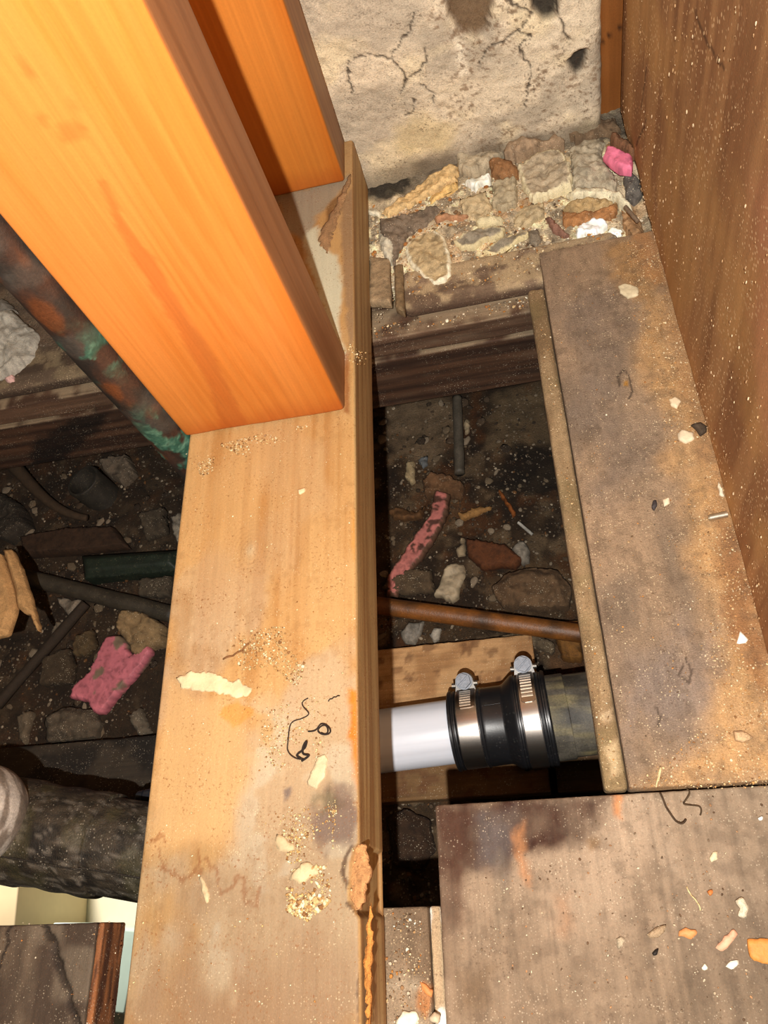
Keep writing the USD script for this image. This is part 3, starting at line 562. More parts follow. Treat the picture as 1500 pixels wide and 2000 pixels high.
B2Z = -0.0395
def fb2_col(v, n):
    spots = [([(848, 1565), (1190, 1545), (1180, 1600), (1130, 1640), (1040, 1660), (1000, 1700), (930, 1700), (880, 1690), (852, 1700)], (58, 28, 12), 1.0, 0.008),
             ([(848, 1570), (930, 1565), (935, 1640), (910, 1690), (900, 1800), (870, 1900), (852, 1900)], (68, 38, 22), 1.0, 0.010),
             ([(935, 1600), (1000, 1575), (1010, 1640), (990, 1720), (940, 1700)], (92, 80, 74), 0.9, 0.009),
             ([(1000, 1640), (1020, 1600), (1035, 1720), (1025, 1730)], (180, 120, 74), 0.8, 0.004),
             ([(1195, 1548), (1215, 1548), (1214, 1600), (1203, 1590)], (194, 120, 66), 0.9, 0.0025),
             ([(1085, 1750), (1110, 1755), (1115, 1825), (1090, 1825)], (186, 132, 92), 0.6, 0.008),
             ([(1380, 1880), (1520, 1700), (1520, 2050), (1350, 2050)], (92, 74, 56), 0.95, 0.04), ([(850, 1860), (1520, 1760), (1520, 2200), (850, 2200)], (124, 100, 76), 0.9, 0.05),
             ([(900, 1900), (960, 1890), (950, 1980), (905, 1970)], (110, 84, 58), 0.8, 0.01),
             ([(980, 1660), (990, 1800), (970, 1830), (960, 1760)], (108, 92, 72), 0.6, 0.006),
             ([(1150, 1635), (1172, 1635), (1172, 1655), (1150, 1655)], (112, 78, 40), 0.8, 0.003)]
    c = board_stain(v, n, B2Z, (166, 138, 110), (146, 120, 94), 93, spots)
    c = c * (0.70 + 0.6 * grain(v, 1, 520, 11, 12))[:, None]
    return c
mesh('floor_board', dense_box((0.0275, -1.2, -0.058), (0.32, -0.1825, B2Z), 0.0012, hs=(0.0008, 0.0009, 0.004), dense=((0.0, 0.18), (-0.29, -0.18), None), skip=((2, 0),), disp=bd(91, 0.0010)), 'old_y', fb2_col, gain=(0.76, 0.83, 0.90),
     label='wide floorboard at lower right, stained reddish brown along its cut edge', cat='floorboard', group='old floorboards round the opening')
def fb3_col(v, n):
    c = mixc(np.tile(lin((158, 136, 110)), (len(v), 1)), lin((122, 102, 80)), sstep(0.4, 0.62, fbm(v * np.array([80, 30, 80]), 4, 103)))
    c = mixc(c, lin((214, 200, 172)), 0.8 * sstep(0.5, 0.6, fbm(v * 75, 3, 104)) * poly_mask(v[:, :2], zpx([(750, 1960), (830, 1930), (860, 2050), (750, 2050)], -0.041), 0.01, 0.004, 100, 3))
    c = mixc(c, lin((186, 124, 72)), 0.8 * poly_mask(v[:, :2], zpx([(822, 1915), (845, 1930), (835, 1990), (812, 1970)], -0.041), 0.002, 0.001, 200, 2))
    return c
fb3 = thing('floor_board', 'short grey floorboard end between the plate and the lower right floorboard', 'floorboard', 'old floorboards round the opening')
mesh('board', dense_box((-0.09, -1.2, -0.058), (0.0222, -0.2205, -0.0405), 0.0012, hs=(0.001, 0.001, 0.003), dense=((-0.002, 0.03), (-0.29, -0.21), None), skip=((2, 0),), disp=bd(101)), 'dusty', fb3_col, fb3, gain=(0.8,) * 3)
mesh('tongue', dense_box((0.0224, -1.2, -0.056), (0.0272, -0.2205, -0.0435), 0.0012, hs=(0.0008, 0.001, 0.002), dense=(None, (-0.29, -0.21), None), disp=bd(105)), 'dusty',
     lambda v, n: mixc(np.tile(lin((172, 148, 116)), (len(v), 1)), lin((232, 226, 214)), sstep(0.50, 0.56, fbm(v * np.array([160, 45, 160]), 4, 107))), fb3, label='tongue edge spattered with white paint')
def fb4_col(v, n):
    c = mixc(np.tile(lin((122, 104, 84)), (len(v), 1)), lin((84, 68, 54)), sstep(0.38, 0.62, fbm(v * np.array([70, 30, 70]), 4, 113)))
    c = mixc(c, lin((150, 134, 112)), 0.5 * sstep(0.55, 0.66, fbm(v * 45, 3, 114)))
    for k, (w, wd) in enumerate((([(82, 1795), (95, 1830), (112, 1880), (130, 1940), (150, 2010)], 0.0026), ([(28, 1800), (10, 1850), (-5, 1900)], 0.0014))):
        c = mixc(c, lin((40, 28, 18)), 0.85 * line_mask(v[:, :2], zpx(w, -0.041), wd, 0.002, 160, k))
    return c
fb4 = thing('floor_board', 'cracked dark grey floorboard end at lower left beside the bright gap', 'floorboard', 'old floorboards round the opening')
e1 = at(190, 1900, -0.041)[0]; e0 = e1 - 0.003
def crack_disp(v, n): return bd(111)(v, n) - 0.0016 * line_mask(v[:, :2], zpx([(82, 1795), (95, 1830), (112, 1880), (130, 1940), (150, 2010)], -0.041), 0.002, 0.002, 160, 0) * (n[:, 2] > 0.5)
mesh('board', dense_box((-0.75, -1.2, -0.060), (e0 - 0.0003, -0.2225, -0.041), 0.0012, hs=(0.001, 0.001, 0.003), dense=((-0.25, 0), (-0.30, -0.21), None), skip=((2, 0),), disp=crack_disp), 'old_y', fb4_col, fb4, gain=(0.5,) * 3)
mesh('edge_strip', dense_box((e0, -1.2, -0.060), (e1, -0.2225, -0.0415), 0.001, hs=(0.0008, 0.0012, 0.0015), dense=(None, (-0.30, -0.21), None), disp=bd(115, 0.001)), 'old_y',
     lambda v, n: mixc(np.tile(lin((134, 84, 48)), (len(v), 1)), lin((66, 38, 22)), sstep(0.38, 0.58, grain(v, 1, 420, 14, 116) * 0.5 + 0.5 * fbm(v * np.array([400, 60, 400]), 4, 7))), fb4, gain=(1.0,) * 3, label='split reddish brown edge')

# ================================================================ PIPES
# --- the tall copper pipe left of the studs
CPX, CPY = -0.0997, 0.009
def copper_col(v, n):
    c = mixc(np.tile(lin((74, 50, 38)), (len(v), 1)), lin((52, 44, 38)), sstep(0.4, 0.6, fbm(v * np.array([120, 120, 40]), 4, 3)))
    c = mixc(c, lin((120, 66, 30)), 0.7 * sstep(0.56, 0.68, fbm(v * np.array([90, 90, 40]) + 7, 4, 5)))
    c = mixc(c, lin((86, 80, 72)), 0.5 * sstep(0.5, 0.65, fbm(v * 50, 3, 7)))
    g = sstep(0.50, 0.56, fbm(v * np.array([130, 130, 75]), 4, 9)) * np.maximum(sstep(0.04, 0.0, v[:, 2]), 0.9 * np.exp(-((v[:, 2] - 0.072) / 0.012) ** 2))
    c = mixc(c, lin((58, 104, 84)), 0.9 * g)
    return mixc(c, lin((104, 142, 116)), 0.7 * g * sstep(0.52, 0.6, fbm(v * 400, 3, 10)))
cp = thing('copper_pipe', 'tall tarnished copper pipe with green corrosion beside the foreground stud', 'pipe')
zs = np.linspace(-0.20, 1.5, 700); zs = np.r_[np.linspace(-0.2, 0.16, 330), np.linspace(0.17, 1.5, 40)]
tv, tf = tube(np.c_[np.full(len(zs), CPX), np.full(len(zs), CPY), zs], 0.0115, 56)
d = tv - np.array([CPX, CPY, 0]); d[:, 2] = 0; d /= np.maximum(np.linalg.norm(d, axis=1, keepdims=True), 1e-9)
crust = sstep(0.50, 0.60, fbm(tv * np.array([130, 130, 75]), 4, 9)) * np.maximum(sstep(0.02, -0.03, tv[:, 2]), 0.4 * np.exp(-((tv[:, 2] - 0.072) / 0.012) ** 2))
tv = tv + d * (crust * 0.0022 * fbm(tv * 350, 3, 4) + 0.0006 * (fbm(tv * 90, 3, 6) - 0.5))[:, None]
mesh('pipe_body', (tv, tf), 'copper', copper_col, cp, gain=(0.7,) * 3)

# --- white plastic pipe, rubber reducing coupling with two clamps, steel pipe
PZ = -0.172
A0, A1 = at(886, 1428, PZ), at(1078, 1402, PZ); AX = (A1 - A0) / np.linalg.norm(A1 - A0); AL = np.linalg.norm(A1 - A0); K = AL / 0.0615
SIDE = np.array([-AX[1], AX[0], 0.0]); UP = np.array([0, 0, 1.0])
def rim(prof): return lathe(A0, AX, [(t * K, r * K) for t, r in prof], 96)
R0, R1 = 0.0196, 0.0258
mesh('drain_pipe', lathe(A0, AX, [(-0.105, R0 * K), (0.010, R0 * K), (0.010, R0 * K - 0.003), (-0.105, R0 * K - 0.003)], 96, True), 'pvc', (206, 209, 218),
     label='glossy white plastic drain pipe passing under the plate into the coupling', cat='pipe')
cpl = thing('pipe_coupling', 'black rubber reducing coupling with two steel clamps joining the white pipe and the grey pipe', 'pipe coupling')
prof = [(0.001, 0.0197), (0.0, 0.0215), (0.0, 0.0238), (0.0006, 0.0246), (0.0018, 0.0246), (0.0024, 0.0238), (0.0030, 0.0236), (0.0034, 0.0242), (0.0044, 0.0242), (0.005, 0.0228),
        (0.0188, 0.0228), (0.0192, 0.0242), (0.0204, 0.0244), (0.0212, 0.0238), (0.0224, 0.0240), (0.0232, 0.0238), (0.0330, 0.0238), (0.0346, 0.0243), (0.0398, 0.0285), (0.0412, 0.0291),
        (0.0422, 0.0291), (0.0426, 0.0284), (0.0436, 0.0284), (0.0440, 0.0278), (0.0556, 0.0278), (0.0560, 0.0289), (0.0574, 0.0291), (0.0580, 0.0285), (0.0588, 0.0285), (0.0592, 0.0292), (0.0604, 0.0292), (0.0612, 0.0286), (0.0615, 0.0262)]
mesh('sleeve', rim(prof), 'rubber', (22, 22, 24), cpl, smooth=28)
mold = np.array([A0 + AX * t * K + (r + 0.0001) * K * (SIDE * math.cos(1.25) + UP * math.sin(1.25)) for t, r in ((0.0232, 0.0238), (0.0330, 0.0238))])
mesh('mould_line', tube(mold, 0.0002, 6), 'rubber', (26, 26, 28), cpl)
def arc_strip(t0, t1, r, a0, a1, th=0.0006, n=40, tip=0.0):
    """A band of width t0..t1 round the axis from angle a0 to a1 (from the far flank over the top), th thick."""
    a = np.linspace(a0, a1, n); V = []
    for i, q in enumerate(a):
        s = min(1.0, (n - 1 - i) / 3.0) if tip else 1.0; w = tip * (1 - math.sqrt(max(0, 1 - (1 - s) ** 2))) if tip else 0
        for t, rr in ((t0 + w, r), (t1 - w, r), (t1 - w, r + th), (t0 + w, r + th)):
            V.append(A0 + AX * t * K + rr * K * (SIDE * math.cos(q) + UP * math.sin(q)))
    f = []
    for k in range(n - 1):
        for m_ in range(4):
            p, q = k * 4 + m_, k * 4 + (m_ + 1) % 4
            f += [[p, q, q + 4], [p, q + 4, p + 4]]
    f += [[0, 2, 1], [0, 3, 2], [n * 4 - 4, n * 4 - 3, n * 4 - 2], [n * 4 - 4, n * 4 - 2, n * 4 - 1]]
    return trimesh.Trimesh(np.array(V), np.array(f), process=False)
def orient(m, origin, X, Y, Z):
    T = np.eye(4); T[:3, 0], T[:3, 1], T[:3, 2], T[:3, 3] = X, Y, Z, origin
    m = m.copy(); m.apply_transform(T); return m
def clamp(t0, t1, r, ang, a_end):
    band = lathe(A0, AX, [(t * K, q * K) for t, q in ((t0, r), (t0, r + 0.0007), (t0 + 0.0006, r + 0.0010), (t1 - 0.0006, r + 0.0010), (t1, r + 0.0007), (t1, r))], 120)
    b = mesh('clamp_band', band, 'steel', (176, 168, 160), cpl, smooth=35, label='stainless steel clamp band')
    mesh('band_tail', arc_strip(t0 + 0.0012, t1 - 0.0008, r + 0.0011, ang - 0.1, a_end, 0.0006, 48, 0.0022), 'steel', (150, 134, 120), b, smooth=False)
    tm = (t0 + t1) / 2
    sl = [arc_strip(tm - 0.0034, tm + 0.0034, r + 0.00175, q, q + 0.040, 0.0005, 3) for q in np.arange(ang + 0.30, a_end - 0.10, 0.088)]
    tag(mesh('band_slots', trimesh.util.concatenate(sl), 'zinc', (214, 208, 200), b, smooth=False), kind='stuff')
    rad, tan = SIDE * math.cos(ang) + UP * math.sin(ang), -SIDE * math.sin(ang) + UP * math.cos(ang)
    c = A0 + AX * tm * K + rad * (r + 0.0066) * K
    # housing: an arched saddle over the screw
    hp = Polygon([(math.cos(q) * 0.0054, math.sin(q) * 0.0050) for q in np.linspace(0, math.pi, 17)] + [(-0.0062, -0.0056), (0.0062, -0.0056)])
    h = trimesh.creation.extrude_polygon(hp, 0.010)
    mesh('screw_housing', orient(h, c - tan * 0.0085, AX, rad, np.cross(AX, rad)) if np.cross(AX, rad) @ tan > 0 else orient(h, c + tan * 0.0015, AX, rad, np.cross(AX, rad)), 'zinc', (96, 94, 92), b, smooth=40)
    for s in (-1, 1):
        ear = trimesh.creation.cylinder(0.0016, 0.0022, sections=14)
        mesh('housing_ear', orient(ear, c + AX * s * 0.0068 - rad * 0.002 + tan * 0.001, tan, rad, AX), 'zinc', (130, 126, 120), b, smooth=40)
    head = trimesh.creation.cylinder(0.0052, 0.0012, sections=28); hexh = trimesh.creation.cylinder(0.0046, 0.0036, sections=6); hexh.apply_translation((0, 0, 0.0022))
    slot = trimesh.creation.box((0.012, 0.0011, 0.003)); slot.apply_translation((0, 0, 0.0040))
    scr = trimesh.boolean.union([head, hexh], engine='manifold'); scr = trimesh.boolean.difference([scr, slot], engine='manifold')
    sh = trimesh.creation.cylinder(0.0036, 0.012, sections=20); sh.apply_translation((0, 0, -0.0065)); scr = trimesh.util.concatenate([scr, sh])
    Zt = tan + 0.12 * rad; Zt /= np.linalg.norm(Zt); Xt = AX * 0.78 + np.cross(Zt, AX) * 0.62; Xt -= Zt * (Xt @ Zt); Xt /= np.linalg.norm(Xt)
    mesh('screw', orient(scr, c + tan * 0.0026, Xt, np.cross(Zt, Xt), Zt), 'screw', (128, 132, 140), b, smooth=25, label='bright hex screw with a slot')
clamp(0.0052, 0.0184, 0.0229, 0.32, 1.25)
clamp(0.0446, 0.0552, 0.0279, 0.34, 1.42)
def galv_col(v, n):
    c = mixc(np.tile(lin((88, 82, 72)), (len(v), 1)), lin((54, 50, 44)), sstep(0.4, 0.6, fbm(v * 90, 4, 3)))
    return mixc(c, lin((132, 120, 84)), 0.7 * sstep(0.54, 0.64, fbm(v * 130, 4, 5)))
gp = [(0.0560, R1), (0.0715, R1), (0.0722, R1 - 0.0005), (0.0722, R1 - 0.0011)] + [(t, R1 - 0.0011) for t in np.linspace(0.08, 0.30, 30)]
mesh('drain_pipe', lathe(A0, AX, [(t * K, r * K) for t, r in gp], 80), 'galv', galv_col, label='dull grey mottled metal pipe leaving the coupling under the floorboard', cat='pipe')

# --- small copper pipe crossing the bottom of the opening
q0, q1 = at(762, 1186, FZ + 0.022), at(1127, 1236, FZ + 0.020); dq = q1 - q0
mesh('copper_pipe', tube([q0 + dq * t for t in np.linspace(-0.35, 1.6, 60)], 0.0062, 40), 'copper', lambda v, n: mixc(np.tile(lin((108, 64, 22)), (len(v), 1)), lin((70, 42, 16)), sstep(0.4, 0.6, fbm(v * 70, 4, 12))),
     label='thin brown copper pipe crossing the bottom of the opening above the coupling', cat='pipe')

# --- old drain pipe and elbow at lower left
DZ = -0.128
D0, D1 = at(60, 1626, DZ), at(282, 1662, DZ); DX = (D1 - D0) / np.linalg.norm(D1 - D0); DR = 0.0282
def drain_col(v, n):
    c = mixc(np.tile(lin((86, 74, 58)), (len(v), 1)), lin((50, 42, 32)), sstep(0.4, 0.6, fbm(v * np.array([90, 200, 200]), 5, 3)))
    c = mixc(c, lin((150, 138, 122)), 0.7 * sstep(0.55, 0.63, fbm(v * np.array([170, 420, 420]), 5, 5)))
    return mixc(c, lin((96, 88, 54)), 0.5 * sstep(0.52, 0.64, fbm(v * 60, 3, 8)))
dp = thing('drain_pipe', 'thick weathered old drain pipe with a silver elbow at lower left', 'pipe')
rs = 0.054
pr = [(-0.010, DR)] + [(t, DR + 0.0004 * math.sin(t * 300)) for t in np.linspace(0, rs, 24)] + [(rs + 0.0002, DR - 0.0003), (rs + 0.0006, DR - 0.0018)] + [(t, DR - 0.0022) for t in np.linspace(rs + 0.001, 0.115, 20)]
mesh('pipe_body', lathe(D0, DX, pr, 90), 'drain', drain_col, dp, gain=(0.45,) * 3)
seam = [D0 + DX * t + (DR + 0.0001 - 0.0022 * (t > rs)) * (np.cross(DX, [0, 0, 1]) * math.cos(1.05) + np.array([0, 0, 1.0]) * math.sin(1.05)) for t in np.linspace(0.0, 0.11, 40)]
mesh('seam', tube(seam, 0.0006, 8), 'drain', (40, 34, 26), dp)
el = lambda v, n: mixc(np.tile(lin((176, 166, 154)), (len(v), 1)), lin((116, 104, 92)), sstep(0.42, 0.58, fbm(v * np.array([60, 60, 200]), 4, 13)))
ec = at(-46, 1590, DZ + 0.034); eb = trimesh.creation.icosphere(5, 0.0275); ev, ef = np.array(eb.vertices) + ec, np.array(eb.faces)
ev = ev + (ev - ec) * (0.03 * (fbm(ev * 60, 3, 5) - 0.5))[:, None]
mesh('elbow', (ev, ef), 'galv', el, dp, label='silver rounded elbow')
mesh('pipe_tail', lathe(D0 - DX * 0.035, -DX, [(t, DR - 0.001) for t in np.linspace(0, 0.40, 30)], 72), 'galv', el, dp, gain=(0.5,) * 3)
mesh('elbow_collar', lathe(D0 - DX * 0.02, DX, [(-0.02, DR + 0.001), (0.02, DR + 0.0015), (0.024, DR)], 72), 'drain', drain_col, dp, gain=(0.45,) * 3)
mesh('elbow_hub', lathe((ec[0], ec[1] - 0.010, DZ - 0.080), (0.0, 0.0, 1.0), [(0, 0.0), (0, 0.026), (0.004, 0.028), (0.02, 0.028), (0.025, 0.025), (0.06, 0.025)], 60), 'galv', (110, 110, 112), dp, label='grey hub turning down')
bc = at(238, 1700, DZ - 0.02)
mesh('branch_hub', lathe((bc[0], bc[1], DZ - 0.052), (0.0, 0.0, 1.0), [(0, 0.0), (0, 0.0165), (0.003, 0.018), (0.014, 0.018), (0.018, 0.016), (0.045, 0.015)], 60), 'galv', (126, 128, 130), dp, label='pale grey hub below the pipe')
b0 = at(276, 1559, -0.150)
bt = thing('pipe_bolt', 'small black bolt end poking out beside the drain pipe at the plate edge', 'bolt')
mesh('bolt_head', lathe(b0 - np.array([0.0025, 0, 0]), (1, 0.1, 0.05), [(0, 0), (0, 0.0034), (0.001, 0.0042), (0.005, 0.0044), (0.0052, 0.0036), (0.006, 0.0036), (0.0062, 0.0044), (0.011, 0.0044)], 20), 'rubber', (30, 32, 38), bt, smooth=30)
mesh('bolt_shank', lathe(b0 + np.array([0.008, 0.001, 0.0005]), (1, 0.1, 0.05), [(0, 0.0030), (0.09, 0.0030)], 20), 'rubber', (36, 36, 40), bt)

# ================================================================ LOOSE WOOD AND DEBRIS
flo = lambda x, y: floor_h(x, y)
bsurf = lambda x, y: bed_top(x, y, 0)
PLACE = {'floor': 'on the bottom of the joist bay', 'bed': 'in the rubble below the plaster wall', 'board': 'on the dusty floorboard', 'low': 'on the lower right floorboard'}
REPEATED = {('floor', k) for k in ('plaster_lump', 'plaster_chip', 'plaster_slab', 'paint_flake', 'foil_scrap', 'wood_scrap', 'wood_splinter')} | {('bed', k) for k in ('plaster_lump', 'plaster_chip', 'plaster_slab', 'rock_shard', 'paint_flake', 'wood_splinter')} | {('board', 'paint_flake'), ('low', 'paint_chip'), ('low', 'plaster_chip')}
def lay(name, px, h, col, label, cat, where='floor', mat='plaster', seed=1, **kw):
    z, surf = {'floor': (FZ, flo), 'bed': (-0.040, bsurf), 'ledge': (-0.0393, None), 'board': (BZ + 0.0002, None), 'low': (B2Z + 0.0002, None), 'short': (-0.0402, None), 'plate': (0.0002, None)}[where]
    z2 = z + (h * 0.5 if where == 'floor' else 0)
    if where == 'floor' and kw.get('rough', 1) < 0.15: surf = lambda x, y: np.full(len(x), FZ + 0.004)
    if (where, name) in REPEATED: kw = {'group': name.replace('_', ' ') + 's ' + PLACE[where]} | kw
    return patch(name, px, z if surf is None else z2, h, col, mat, None, seed, surf=surf, label=label, cat=cat, **({'step': 0.0014, 'gain': {'floor': (0.52, 0.48, 0.43), 'bed': (1.32, 1.46, 1.52)}.get(where)} | kw))
# opening on the right
def plank_col(v, n):
    q = v[:, :2]
    c = mixc(np.tile(lin((168, 130, 88)), (len(v), 1)), lin((142, 104, 66)), sstep(0.4, 0.62, fbm(v * 70, 4, 3)))
    c = mixc(c, lin((92, 66, 36)), 0.85 * sstep(-0.105, -0.125, v[:, 1] + 0.01 * (fbm(v * 90, 3, 4) - 0.5)))
    return mixc(c, lin((84, 50, 26)), 0.6 * sstep(0.6, 0.68, fbm(v * 150, 3, 6)))
pl0 = at(760, 1258, -0.199); pl1 = at(1042, 1268, -0.199)
wp = thing('wood_board', 'tan board lying under the white pipe and the coupling', 'board')
mesh('board', dense_box((-0.045, -0.158, -0.213), (pl1[0], pl0[1] - 0.003, -0.199), 0.0012, hs=(0.0016, 0.0016, 0.003), disp=bd(131)), 'old_x', plank_col, wp)
mesh('wood_board', dense_box((pl1[0] + 0.004, -0.158, -0.214), (0.30, -0.128, -0.203), 0.0012, hs=(0.002, 0.0016, 0.003), disp=bd(133)), 'old_x', lambda v, n: mixc(np.tile(lin((104, 76, 42)), (len(v), 1)), lin((64, 44, 26)), sstep(0.4, 0.62, fbm(v * 60, 4, 3))),
     label='dark ochre board under the grey pipe, below the floorboard edge', cat='board')
lay('painted_strip', [(852, 962), (881, 970), (876, 1008), (848, 1062), (806, 1120), (778, 1168), (756, 1168), (760, 1130), (800, 1068), (842, 1010)], 0.006, (224, 140, 136), 'long bent strip of pink painted plaster in the opening', 'plaster strip', seed=11, mat='paint', edge=(120, 92, 76), rough=0.08, peel=((96, 62, 52), 0.56, 160))
lay('plaster_lump', [(825, 942), (845, 925), (880, 932), (908, 950), (900, 975), (882, 968), (850, 962), (832, 970)], 0.012, (132, 98, 68), 'brown crumpled lump at the upper end of the pink strip', 'plaster', seed=12)
lay('paint_flake', [(868, 1110), (885, 1100), (908, 1102), (910, 1125), (900, 1150), (898, 1168), (884, 1180), (866, 1170), (850, 1168), (858, 1150), (862, 1128)], 0.005, (206, 192, 166), 'large ragged white paint flake above the thin copper pipe', 'paint flake', seed=13, mat='paint')
lay('paint_flake', [(896, 1046), (908, 1050), (910, 1085), (895, 1090), (890, 1075), (900, 1065)], 0.004, (184, 168, 140), 'narrow pale flake between the pink strip and the rust brown shard', 'paint flake', seed=14)
lay('bark_shard', [(912, 1058), (950, 1062), (990, 1070), (1022, 1098), (1010, 1114), (985, 1110), (945, 1116), (915, 1090)], 0.007, (112, 66, 34), 'rust brown shard lying in the middle of the opening', 'shard', seed=15, mat='fibre', rough=0.12)
lay('plaster_crumb', [(1000, 1075), (1018, 1058), (1034, 1070), (1036, 1098), (1022, 1106), (1010, 1090)], 0.008, (166, 160, 150), 'whitish plaster crumb beside the rust brown shard', 'plaster', seed=16)
lay('plaster_lump', [(960, 1150), (990, 1120), (1040, 1105), (1090, 1112), (1118, 1150), (1110, 1185), (1050, 1190), (980, 1182)], 0.014, (126, 100, 74), 'broad brown plaster lump just above the thin copper pipe', 'plaster', seed=17, bevel=0.008)
lay('plaster_chip', [(793, 902), (808, 898), (810, 940), (800, 945), (792, 930)], 0.004, (206, 188, 150), 'upright cream chip at the upper left of the opening', 'plaster chip', seed=18)
lay('plaster_chip', [(815, 895), (835, 888), (834, 905), (826, 914)], 0.004, (130, 140, 150), 'small bluish grey chip in the opening', 'plaster chip', seed=19)
lay('plaster_chip', [(905, 818), (916, 816), (917, 842), (907, 844)], 0.004, (196, 180, 150), 'small cream chip beside the grey rod in the opening', 'plaster chip', seed=20)
lay('plaster_chip', [(745, 1150), (800, 1115), (845, 1120), (850, 1160), (790, 1165)], 0.006, (104, 88, 68), 'flat grey brown shard beside the lower end of the pink strip', 'plaster chip', seed=21, rough=0.1)
lay('foil_scrap', [(782, 1238), (800, 1218), (830, 1212), (822, 1240), (808, 1256), (790, 1256)], 0.004, (150, 146, 138), 'crumpled grey foil scrap between the copper pipe and the tan board', 'scrap', seed=22, mat='galv')
lay('foil_scrap', [(838, 1240), (852, 1224), (864, 1228), (858, 1248), (846, 1254)], 0.005, (214, 210, 200), 'bright white scrap between the copper pipe and the tan board', 'scrap', seed=23)
lay('wood_scrap', [(1085, 1252), (1100, 1215), (1135, 1212), (1138, 1290), (1100, 1290)], 0.010, (140, 96, 40), 'yellowish scrap under the right end of the thin copper pipe', 'scrap', seed=24, mat='fibre')
lay('wood_scrap', [(975, 1240), (1040, 1235), (1085, 1258), (1080, 1280), (1040, 1262), (980, 1252)], 0.006, (128, 112, 90), 'grey torn shingle scrap above the coupling screw', 'scrap', seed=25)
lay('wood_splinter', [(893, 1002), (925, 992), (962, 988), (958, 994), (930, 1006), (900, 1012)], 0.005, (186, 142, 86), 'pale wood splinter to the right of the pink strip', 'splinter', seed=26, mat='fibre')
lay('wood_splinter', [(757, 1000), (775, 990), (812, 1000), (830, 985), (822, 1010), (790, 1020), (770, 1015)], 0.006, (122, 88, 54), 'curled brown wood shaving left of the pink strip', 'splinter', seed=27, mat='fibre')
lay('wood_splinter', [(972, 956), (978, 958), (1008, 1002), (1002, 1010)], 0.005, (168, 98, 40), 'thin orange splinter in the middle of the opening', 'splinter', seed=28, mat='fibre')
def stick(name, a, b, r, col, label, cat, mat='fibre', za=None, sides=14, seed=0, wob=0.3, n=30):
    p, q = np.array(a), np.array(b)
    P = np.array([p + (q - p) * t for t in np.linspace(0, 1, n)])
    P += (np.stack([fbm(np.c_[np.linspace(0, 3, n), np.full(n, seed), np.full(n, k)], 3, seed) for k in range(3)], 1) - 0.5) * r * wob * 2
    rr = r * (0.85 + 0.3 * fbm(np.c_[np.linspace(0, 4, n), np.full(n, seed + .5), np.zeros(n)], 3, seed + 3))
    return mesh(name, tube(P, rr, sides), mat, col, label=label, cat=cat, gain=(0.62,) * 3)
zf = FZ + 0.012
stick('metal_rod', at(893, 776, zf), at(898, 925, zf), 0.0040, (88, 80, 68), 'grey rod lying end on at the top of the opening', 'rod', 'galv', wob=0.05)
stick('nail', at(1012, 1020, zf), at(1040, 1044, zf), 0.0012, (176, 170, 158), 'thin pale nail in the middle of the opening', 'nail', 'galv', wob=0.05)
lay('plaster_lump', [(758, 1600), (790, 1580), (838, 1600), (850, 1660), (820, 1700), (770, 1690)], 0.010, (70, 50, 34), 'dark brown lump beside the cut floorboard corner', 'plaster', seed=29, bevel=0.006)
lay('plaster_chip', [(790, 1560), (812, 1550), (830, 1566), (806, 1580)], 0.004, (120, 100, 76), 'small chip under the tan board edge near the cut floorboard', 'plaster chip', seed=30)

# left bay
lb = thing('timber_joist', 'dark timber lying across the left bay above the drain pipe', 'joist')
mesh('timber', dense_box((-0.75, -0.150, -0.262), (-0.062, -0.104, -0.196), 0.002, hs=(0.0022, 0.0022, 0.004), disp=bd(141, 0.002)), 'old_x', lambda v, n: mixc(np.tile(lin((78, 66, 52)), (len(v), 1)), lin((46, 38, 30)), sstep(0.4, 0.6, fbm(v * 60, 4, 5))), lb, gain=(0.42,) * 3)
wb = at(262, 1562, -0.18)
mesh('wood_block', dense_box((wb[0] - 0.016, -0.168, -0.235), (wb[0] + 0.03, -0.1515, -0.172), 0.0012, hs=(0.0016,) * 3, disp=bd(143, 0.002)), 'old_x', lambda v, n: mixc(np.tile(lin((206, 164, 104)), (len(v), 1)), lin((150, 104, 54)), sstep(0.4, 0.6, grain(v, 0, 260, 12, 3))),
     label='pale yellow wood block behind the drain pipe, beside the black bolt', cat='wood block')
lay('painted_slab', [(215, 1246), (246, 1246), (254, 1262), (262, 1285), (298, 1262), (302, 1278), (282, 1310), (250, 1345), (206, 1398), (188, 1392), (175, 1372), (144, 1366), (150, 1345), (180, 1318), (196, 1285)], 0.007, (236, 140, 160), 'pink painted plaster slab in the left bay', 'plaster slab', seed=31, mat='paint', bevel=0.001, rough=0.06, peel=((150, 134, 116), 0.555, 75))
lay('plaster_slab', [(232, 1222), (256, 1196), (290, 1202), (322, 1222), (318, 1258), (300, 1264), (268, 1290), (256, 1262), (240, 1246)], 0.013, (172, 146, 108), 'beige stone slab against the upper end of the pink slab', 'plaster slab', seed=32)
lay('plaster_chip', [(108, 1166), (162, 1174), (150, 1192), (136, 1204), (118, 1186)], 0.005, (168, 158, 144), 'pale grey chip under the dark rod in the left bay', 'plaster chip', seed=33)
lay('plaster_chip', [(98, 1228), (112, 1212), (128, 1216), (120, 1240), (100, 1246)], 0.005, (160, 148, 130), 'oval pale chip beside the thin dark lath in the left bay', 'plaster chip', seed=34)
lay('plaster_slab', [(152, 1248), (186, 1232), (192, 1262), (172, 1284), (150, 1284)], 0.007, (104, 88, 62), 'olive brown tile shard left of the pink slab', 'plaster slab', seed=35, rough=0.1)
lay('plaster_slab', [(92, 1290), (140, 1268), (150, 1300), (146, 1336), (86, 1342)], 0.007, (84, 72, 56), 'dark brown tile shard at the left end of the pink slab', 'plaster slab', seed=36, rough=0.1)
